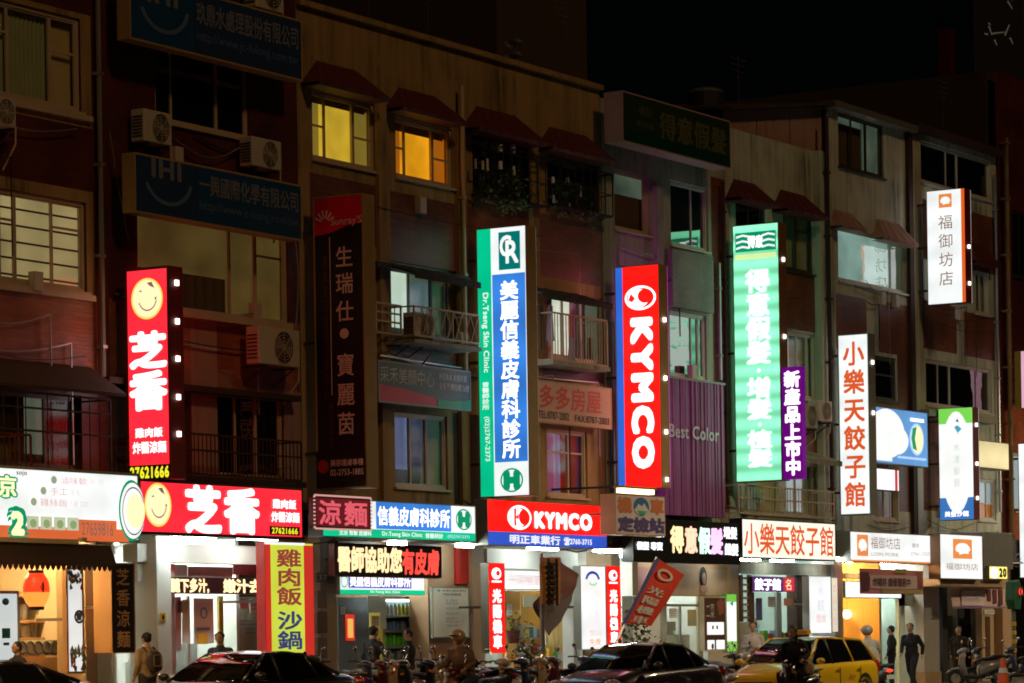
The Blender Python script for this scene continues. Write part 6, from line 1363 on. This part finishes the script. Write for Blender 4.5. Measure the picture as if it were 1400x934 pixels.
def scooter(label, paint='paint_black', group=None, name='parked_scooter', front_rack=True, top_box=False):
    t = thing(name, label, 'scooter', (0, 0, 0), 0, group); P = M[paint]
    for wx in (.62, -.60):
        b = MB(); b.ring((0, 0, 0), .175, .052, 'y', 22, 8); o = b.build('wheel', M['rubber'], t, smooth=True); o.location = (wx, 0, .228)
        b = MB(); b.cone((0, -.03, 0), .14, (0, .03, 0), .14, 16); b.build('rim', M['alu'], o)
    b = MB(); b.loft([(.36, 0, .42, .07, .03, 1), (.55, 0, .50, .085, .04, 1), (.74, 0, .47, .07, .03, 1), (.86, 0, .38, .03, .02, 1)], 10); b.build('front_mudguard', P, t, smooth=True)
    b = MB()                                       # leg shield
    V = []
    for j, (x, z, w_) in enumerate([(.30, .30, .16), (.36, .45, .20), (.40, .62, .21), (.38, .80, .18), (.34, .95, .13)]):
        for i in range(7): u = -1+i/3; V.append((x+.10*(1-u*u), w_*u, z))
    b.add(V, [(j*7+i, j*7+i+1, (j+1)*7+i+1, (j+1)*7+i) for j in range(4) for i in range(6)]); b.build('leg_shield', P, t, smooth=True)
    b = MB(); b.loft([(.32, 0, .27, .14, .04, .6), (0, 0, .26, .17, .05, .6), (-.2, 0, .28, .16, .06, .6)], 12); b.build('footboard', M['plastic_black'], t, smooth=True)
    b = MB(); b.loft([(-.05, 0, .42, .12, .16, .7), (-.22, 0, .50, .16, .18, .8), (-.5, 0, .56, .17, .15, .8), (-.78, 0, .64, .13, .10, .9), (-.93, 0, .70, .06, .05, 1)], 14); b.build('tail_body', P, t, smooth=True)
    b = MB(); b.loft([(.02, 0, .70, .10, .03, .8), (-.12, 0, .735, .145, .05, .8), (-.35, 0, .75, .15, .045, .8), (-.48, 0, .80, .13, .05, .8), (-.75, 0, .82, .12, .045, .8), (-.86, 0, .80, .06, .03, 1)], 14); b.build('seat', M['seat_vinyl'], t, smooth=True)
    b = MB(); b.cone((.60, .0, .25), .035, (.34, 0, .96), .035, 8); b.build('steering_column', M['plastic_black'], t)
    b = MB(); b.loft([(.20, 0, .97, .09, .05, .9), (.32, 0, .99, .15, .07, .8), (.42, 0, .96, .13, .08, .9), (.50, 0, .94, .07, .05, 1)], 12); b.build('headlight_cowl', P, t, smooth=True)
    b = MB(); b.ell((.49, 0, .94), (.03, .07, .05), 12, 8); b.build('headlight', M['lens_clear'], t, smooth=True)
    for s_ in (-1, 1):
        b = MB(); b.tube([(.30, s_*.08, 1.0), (.24, s_*.22, 1.02), (.16, s_*.34, 1.0)], .016, 6); b.build('handlebar', M['plastic_black'], t)
        b = MB(); b.tube([(.26, s_*.18, 1.03), (.30, s_*.24, 1.14), (.27, s_*.27, 1.22)], .008, 5); o = b.build('mirror_arm', M['chrome'], t)
        b = MB(); b.ell((.26, s_*.28, 1.25), (.02, .065, .045), 12, 8); b.build('mirror', M['chrome'], t, smooth=True)
        b = MB(); b.ell((.47, s_*.17, .80), (.04, .05, .03), 8, 6); b.build('indicator', M['lens_amber'], t, smooth=True)
    b = MB(); b.ell((-.93, 0, .70), (.035, .09, .04), 10, 6); b.build('rear_light', M['tail_red'] if 'rider' in label or 'glowing' in label else M['lens_red'], t, smooth=True)
    b = MB(); b.box(-.975, -.965, -.10, .10, .50, .60); b.build('number_plate', M['paper'], t)
    b = MB(); b.tube([(-.2, .13, .22), (-.55, .16, .25), (-.85, .17, .33)], .04, 8); b.build('exhaust', M['chrome'], t, smooth=True)
    if front_rack:
        b = MB(); b.tube([(-.7, -.12, .82), (-.98, -.10, .86), (-.98, .10, .86), (-.7, .12, .82)], .012, 6); b.build('grab_rail', M['chrome'], t)
    if top_box:
        b = MB(); b.loft([(-.70, 0, 1.0, .14, .12, .5), (-.85, 0, 1.03, .19, .15, .5), (-1.08, 0, 1.01, .16, .12, .6)], 14); b.build('top_box', M['plastic_black'], t, smooth=True)
    return t
GRP = 'scooters parked along the pavement'
protos = {}
def place_scooter(label, paint, px, Y, rz, lean=.12, z=.14, box=False, name='parked_scooter', group=GRP, glow=False):
    k = (paint, box, glow)
    if k not in protos:
        t = scooter(label+(' glowing' if glow else ''), paint, None, name, top_box=box); protos[k] = t; t['label'] = label
    else:
        t = copy_tree(protos[k]); t.name = name
    t['label'] = label
    if group: t['group'] = group
    elif 'group' in t: del t['group']
    t.location = (G(px, Y), Y, z); t.rotation_euler = (lean, 0, rz)
    return t
row = [(452, 'paint_black', 'dark scooter parked nearest to the stone post by the yellow banner'), (474, 'paint_navy', 'navy scooter parked before the blue clinic door'), (495, 'paint_maroon', 'maroon scooter parked just before the clinic door edge'),
       (516, 'paint_beige', 'beige scooter parked before the man with his hand at his mouth'), (538, 'paint_black', 'black scooter parked between the two standing men'), (560, 'paint_black', 'black scooter parked before the man in the black shirt'),
       (582, 'paint_silver', 'silver scooter parked before the bottle cabinet edge'), (604, 'paint_black', 'black scooter parked before the pale notice board'), (656, 'paint_black', 'black scooter parked before the tan column, right of the helmeted rider'),
       (675, 'paint_beige', 'beige scooter parked under the narrow red upright sign'), (694, 'paint_navy', 'navy scooter parked under the dealer wood panel'), (714, 'paint_beige', 'beige scooter parked beside the flowering plant'), (733, 'paint_maroon', 'maroon scooter parked at the foot of the flag pole'),
       (758, 'paint_black', 'black scooter parked right of the flag pole'), (778, 'paint_navy', 'blue scooter parked behind the bonnet of the plum black sedan')]
for i, (px, p, lab) in enumerate(row):
    f = 1 if R.random() < .75 else -1
    place_scooter(lab, p, px, -3.0+R.uniform(-.25, .25), -PI/2*f+R.uniform(-.25, .25), .14*R.choice((-1, 1)), box=(i in (1, 9)))
place_scooter('black scooter parked between the plum sedan and the taxi', 'paint_black', 985, -3.0, -PI/2+.3)
place_scooter('silver scooter parked behind the bonnet of the taxi', 'paint_silver', 1008, -3.0, -PI/2-.2)
place_scooter('dark scooter parked side on below the tan wall, behind the orange cone', 'paint_black', 1352, -3.1, PI*.86)
place_scooter('pearl scooter with its front to the orange cone', 'paint_pearl', 1336, -3.7, PI*.75)
place_scooter('dark scooter cut off by the picture edge behind the cone', 'paint_navy', 1396, -3.6, PI*.9)
# traffic cone
x = G(1371, -4.9)
t = thing('traffic_cone', 'orange traffic cone among the scooters at the lower edge', 'traffic cone', (x, -4.9, 0)); t.scale = (1.3, 1.3, 1.3)
b = MB(); b.cone((0, 0, .03), .15, (0, 0, .70), .035, 18); b.build('cone_body', D('cone_orange', (.75, .12, .02), .5), t, smooth=False)
b = MB(); b.box(-.2, .2, -.2, .2, .001, .035); b.build('base', MATS['cone_orange'], t, bevel=.01)
b = MB(); b.cone((0, 0, .40), .097, (0, 0, .50), .080, 18, caps=False); b.build('reflective_band', M['paper'], t)

# ================================================================ people
D('skin', (.50, .31, .22), .5, var=.06); D('hair_black', (.012, .010, .009), .5); D('hair_brown', (.04, .02, .012), .5)
for n_, c_ in (('cloth_black', (.013, .013, .016)), ('cloth_charcoal', (.035, .035, .04)), ('cloth_beige', (.36, .27, .18)), ('cloth_denim', (.05, .07, .14)), ('cloth_pale', (.42, .45, .44)), ('cloth_white', (.6, .6, .58)), ('cloth_maroon', (.16, .03, .03)), ('cloth_navy', (.03, .04, .08)), ('bag_dark', (.05, .04, .04)), ('bag_pale', (.5, .38, .28)), ('bag_brown', (.20, .12, .09))):
    D(n_, c_, .85, var=.3, scale=9, bump=.25)
D('helmet_tan', (.60, .44, .26), .2, coat=1); D('helmet_grey', (.35, .36, .36), .25, coat=1)
def remesh(b, name, mat, parent, vox, sm=4):
    o = b.build(name, mat, parent, smooth=True)
    r = o.modifiers.new('join', 'REMESH'); r.mode = 'VOXEL'; r.voxel_size = vox; r.use_smooth_shade = True
    s = o.modifiers.new('soft', 'SMOOTH'); s.factor = .5; s.iterations = sm
    return o
def limb(b, pts, rs, n=10):
    for (p, q), (a, c) in zip(zip(pts, pts[1:]), zip(rs, rs[1:])): b.cone(p, a, q, c, n)
    for p, r in zip(pts, rs): b.ell(p, (r, r, r), n, 6)
POSE = {
 'stand': dict(hip=(0, .92), lean=0, legs=(((0, .48), (-.02, .08)), ((.04, .48), (.02, .08))), arms=(((-.02, 1.14, .05), (.10, .92, .03)), ((-.02, 1.14, .05), (.06, .90, .03)))),
 'walk': dict(hip=(0, .90), lean=.05, legs=(((.20, .50), (.24, .08)), ((-.06, .47), (-.38, .14))), arms=(((-.12, 1.14, .06), (-.10, .92, .05)), ((.08, 1.14, .05), (.22, .96, .02)))),
 'mouth': dict(hip=(0, .92), lean=.02, legs=(((.02, .48), (0, .08)), ((-.02, .48), (-.03, .08))), arms=(((-.02, 1.14, .05), (.04, .9, .03)), ((.12, 1.16, .08), (.17, 1.42, -.12)))),
 'phone': dict(hip=(0, .92), lean=.04, legs=(((.02, .48), (0, .08)), ((-.02, .48), (-.03, .08))), arms=(((.02, 1.14, .06), (.26, 1.16, -.10)), ((.02, 1.14, .06), (.27, 1.18, -.10)))),
 'ride': dict(hip=(-.12, .86), lean=.12, legs=(((.28, .76), (.20, .38)), ((.28, .76), (.20, .38))), arms=(((.10, 1.16, .10), (.34, 1.06, .12)), ((.10, 1.16, .10), (.34, 1.06, .12)))),
}
def person(label, px, Y, face, pose='stand', top='cloth_black', legs='cloth_black', hair='hair_black', z=.155, scale=1.0, helmet=None, extra=None, turn=0.0, long_hair=False):
    t = thing('person', label, 'person', (G(px, Y), Y, z), face); t.scale = (scale*1.08, scale*1.12, scale)
    P = POSE[pose]; hx, hz = P['hip']; ln = P['lean']
    sh = Vector((hx+ln*1.6, 0, hz+.50)); neck = sh+Vector((ln*.2, 0, .10)); hd = neck+Vector((.02+ln*.3, 0, .145))
    b = MB()
    # torso and head
    b.ell((hx, 0, hz+.03), (.105, .155, .13), 14, 8); b.ell((hx+ln*.5, 0, hz+.2), (.095, .135, .16), 14, 8); b.ell((sh.x-.01, 0, sh.z-.13), (.115, .165, .19), 14, 8)
    b.cone((sh.x, -.15, sh.z-.01), .062, (sh.x, .15, sh.z-.01), .062, 10); b.cone(tuple(sh-Vector((0, 0, .04))), .075, tuple(neck+Vector((0, 0, .06))), .052, 12)
    rot = Matrix.Rotation(turn, 3, 'Z')
    b.ell(tuple(hd), (.092, .074, .112), 16, 12)
    j = hd+rot@Vector((.028, 0, -.055)); b.ell(tuple(j), (.062, .055, .062), 12, 8)
    nz = hd+rot@Vector((.098, 0, -.018)); b.cone(tuple(hd+rot@Vector((.085, 0, .02))), .010, tuple(nz), .017, 6)
    for s_ in (-1, 1): e_ = hd+rot@Vector((-.005, s_*.077, -.01)); b.ell(tuple(e_), (.02, .012, .03), 8, 6)
    l = hd+rot@Vector((.084, 0, -.058)); b.ell(tuple(l), (.012, .026, .012), 8, 6)
    arms = []
    for s_, (el, ha) in zip((1, -1), P['arms']):
        S = Vector((sh.x, s_*.175, sh.z-.02)); dx = hx+ln*1.2; 
        Ee = Vector((el[0]+hx, s_*(.175+el[2]), el[1]+hz-.92)) if pose != 'ride' else Vector((el[0], s_*(.17+el[2]), el[1]))
        Hh = Vector((ha[0]+hx, s_*(.175+ha[2]), ha[1]+hz-.92)) if pose != 'ride' else Vector((ha[0], s_*(.17+ha[2]), ha[1]))
        arms.append((S, Ee, Hh)); limb(b, [tuple(S), tuple(Ee), tuple(Hh)], [.052, .040, .027])
        d = (Hh-Ee).normalized(); side = Vector((0, 1, 0)).cross(d).normalized()*s_ if abs(d.y) < .9 else Vector((1, 0, 0)); up = d.cross(side).normalized()
        pc = Hh+d*.05; b.cone(tuple(Hh), .026, tuple(pc), .030, 8); b.ell(tuple(pc), (.032, .032, .032), 8, 6)
        for q in range(4):
            base = pc+side*(.026-.0175*q)+d*.015; ln_ = (.060, .072, .066, .052)[q]; m_ = base+d*ln_*.6+up*.006; tip = m_+d*ln_*.35-up*.022*s_
            limb(b, [tuple(base), tuple(m_), tuple(tip)], [.0095, .0085, .007], 6)
        th0 = Hh+side*.024+d*.015; limb(b, [tuple(th0), tuple(th0+side*.026+d*.026), tuple(th0+side*.03+d*.055)], [.011, .010, .008], 6)
    legp = []
    for s_, (kn, an) in zip((1, -1), P['legs']):
        w_ = .09 if pose != 'ride' else .13
        H_ = (hx, s_*.085, hz); K = (kn[0], s_*w_ if pose != 'ride' else s_*.2, kn[1]); An = (an[0], s_*w_ if pose != 'ride' else s_*.17, an[1])
        legp.append((H_, K, An)); limb(b, [H_, K, An], [.088, .056, .038])
        b.loft([(An[0]-.07, An[1], An[2]-.045, .03, .03, 1), (An[0]+.04, An[1], An[2]-.045, .042, .035, 1), (An[0]+.17, An[1], An[2]-.055, .038, .02, 1)], 10)
    remesh(b, 'body', M['skin'], t, .0085, 3)
    # clothes
    c = MB(); c.ell((hx+ln*.4, 0, hz+.16), (.125, .165, .22), 14, 8); c.ell((sh.x-.01, 0, sh.z-.14), (.138, .187, .205), 14, 8); c.cone((sh.x, -.165, sh.z-.015), .072, (sh.x, .165, sh.z-.015), .072, 10)
    c.ell((hx, 0, hz+.03), (.13, .172, .12), 14, 8); c.cone((sh.x, 0, sh.z), .10, tuple(neck+Vector((0, 0, .0))), .066, 12)
    for S, Ee, Hh in arms: limb(c, [tuple(S), tuple(Ee), tuple(Ee+(Hh-Ee)*.88)], [.070, .056, .043])
    for k in range(9):                             # creases
        a = R.uniform(-2.5, 2.5); zc = hz+R.uniform(.05, .42); c.cone((hx+ln*.6+.125*math.cos(a), .165*math.sin(a), zc), .012, (hx+ln*.6+.125*math.cos(a+.5), .165*math.sin(a+.5), zc-.07), .008, 5)
    remesh(c, 'jacket', M[top], t, .012, 3)
    c = MB(); c.ell((hx, 0, hz), (.122, .165, .12), 14, 8)
    for H_, K, An in legp: limb(c, [H_, K, (An[0], An[1], An[2]-.01)], [.104, .074, .060])
    remesh(c, 'trousers', M[legs], t, .012, 3)
    for H_, K, An in legp:
        c = MB(); c.loft([(An[0]-.085, An[1], An[2]-.035, .036, .045, .8), (An[0]+.04, An[1], An[2]-.035, .048, .045, .8), (An[0]+.185, An[1], An[2]-.05, .042, .028, .9)], 12); c.build('shoe', M['rubber'], t, smooth=True)
    for s_ in (-1, 1):
        e_ = hd+rot@Vector((.082, s_*.030, .012)); c = MB(); c.ell(tuple(e_), (.010, .013, .008), 8, 6); c.build('eye', M['hair_black'], t, smooth=True)
    c = MB()
    hc = hd+rot@Vector((-.014, 0, .022))
    if helmet:
        c.ell(tuple(hd+Vector((-.01, 0, .035))), (.135, .125, .128), 18, 12); remesh(c, 'helmet', M[helmet], t, .012, 2)
        c = MB(); v = hd+rot@Vector((.115, 0, .05)); c.ell(tuple(v), (.05, .10, .015), 12, 6); c.build('helmet_peak', M['plastic_black'], t, smooth=True)
        c = MB(); c.ell(tuple(hc+Vector((-.01, 0, -.05))), (.09, .08, .07), 12, 8); c.build('hair', M[hair], t, smooth=True)
    else:
        c.ell(tuple(hc+rot@Vector((-.008, 0, .004))), (.094, .082, .106), 16, 10); c.ell(tuple(hc+rot@Vector((-.03, 0, -.045))), (.066, .074, .06), 12, 8)
        for k in range(14):
            a = R.uniform(.9, 5.4); q = hc+rot@Vector((.085*math.cos(a), .078*math.sin(a), R.uniform(-.05, .06))); c.ell(tuple(q), (.018, .018, .028), 8, 5)
        if long_hair: c.ell(tuple(hc+rot@Vector((-.045, 0, -.10))), (.06, .08, .13), 12, 8)
        o = remesh(c, 'hair', M[hair], t, .010, 2)
    if extra: extra(t, sh, hx, hz)
    return t
def backpack(t, sh, hx, hz):
    b = MB(); b.loft([(-.13, 0, sh.z-.18, .12, .18, .6), (-.20, 0, sh.z-.2, .15, .22, .6), (-.30, 0, sh.z-.22, .12, .19, .6)], 14); b.build('backpack', M['bag_dark'], t, smooth=True)
    for s_ in (-1, 1): b = MB(); b.tube([(-.16, s_*.10, sh.z-.05), (-.05, s_*.11, sh.z+.075), (.10, s_*.12, sh.z-.02), (.14, s_*.13, sh.z-.2), (.0, s_*.19, sh.z-.33)], .018, 6); b.build('strap', M['bag_dark'], t)
    b = MB(); b.tube([(-.318, -.08, sh.z-.08), (-.318, .08, sh.z-.08), (-.318, .08, sh.z-.30), (-.318, -.08, sh.z-.30), (-.318, -.08, sh.z-.08)], .008, 5); b.build('zip_seam', M['cloth_beige'], t)
def shoulderbag(t, sh, hx, hz):
    b = MB(); b.loft([(-.13, .24, hz+.02, .05, .11, .6), (0, .24, hz+.02, .07, .13, .6), (.13, .24, hz+.02, .05, .11, .6)], 12); b.build('bag', M['bag_pale'], t, smooth=True)
    b = MB(); b.tube([(0, .24, hz+.12), (.11, .14, sh.z-.2), (.04, -.10, sh.z+.075), (-.12, -.02, sh.z-.15), (-.04, .24, hz+.12)], .016, 6); b.build('strap', M['bag_pale'], t)
person('man with a dark backpack seen from behind near the white doorway', 201, -2.4, PI*.42, 'stand', 'cloth_beige', 'cloth_charcoal', scale=.90, extra=backpack)
person('dark haired person half hidden behind the roof of the dark sedan', 303, -2.8, PI*1.1, 'phone', 'cloth_navy', 'cloth_black', scale=.90)
person('person whose head shows over the dark car under the white poster board', 24, -3.4, PI*.9, 'stand', 'cloth_charcoal', scale=.82)
person('man in a dark jacket holding a hand to his mouth before the clinic', 509, -1.6, -.25, 'mouth', 'cloth_charcoal', 'cloth_black', scale=.96)
person('man in a black shirt facing the bottle cabinet, right of the other man', 559, -1.7, 2.2, 'stand', 'cloth_black', 'cloth_charcoal', scale=.93, turn=.3)
person('person in pale and black clothes bending by the dumpling house lattice', 1030, -1.8, PI*1.15, 'phone', 'cloth_white', 'cloth_black', scale=.99)
person('dark clothed person standing behind the red lit scooter', 1219, -1.6, PI*.6, 'stand', 'cloth_black', 'cloth_black', scale=.93)
person('man in a black suit striding past the bright narrow window', 1247, -2.4, PI*1.02, 'walk', 'cloth_black', 'cloth_black', scale=.97)
person('man in dark clothes standing before the dim passage', 1311, -2.2, PI*1.05, 'stand', 'cloth_black', 'cloth_black', scale=.91)
def riderset(lab_p, lab_s, px, Y, rz, paint, **kw):
    s = place_scooter(lab_s, paint, px, Y, rz, 0, z=0, name='ridden_scooter', group='scooters being ridden', glow=(kw.pop('glow', False)))
    p = person(lab_p, px, Y, rz, 'ride', z=0, **kw); return s, p
riderset('scooter rider in a tan helmet and brown jacket passing the clinic wall', 'maroon scooter ridden past the pale notice board', 634, -7.6, PI*.97, 'paint_maroon', top='bag_brown', legs='cloth_navy', helmet='helmet_tan', scale=.98)
riderset('dark haired woman in black with a pale shoulder bag riding before the taxi', 'dark scooter ridden in front of the taxi', 1089, -9.0, PI*1.0, 'paint_black', top='cloth_black', legs='cloth_black', scale=1.0, extra=shoulderbag, long_hair=True)
riderset('rider in a grey helmet and pale jacket seen from behind right of the taxi', 'scooter with a glowing red rear light beside the taxi', 1190, -4.9, PI*.30, 'paint_pearl', top='cloth_pale', legs='cloth_charcoal', helmet='helmet_grey', scale=1.02, glow=True)
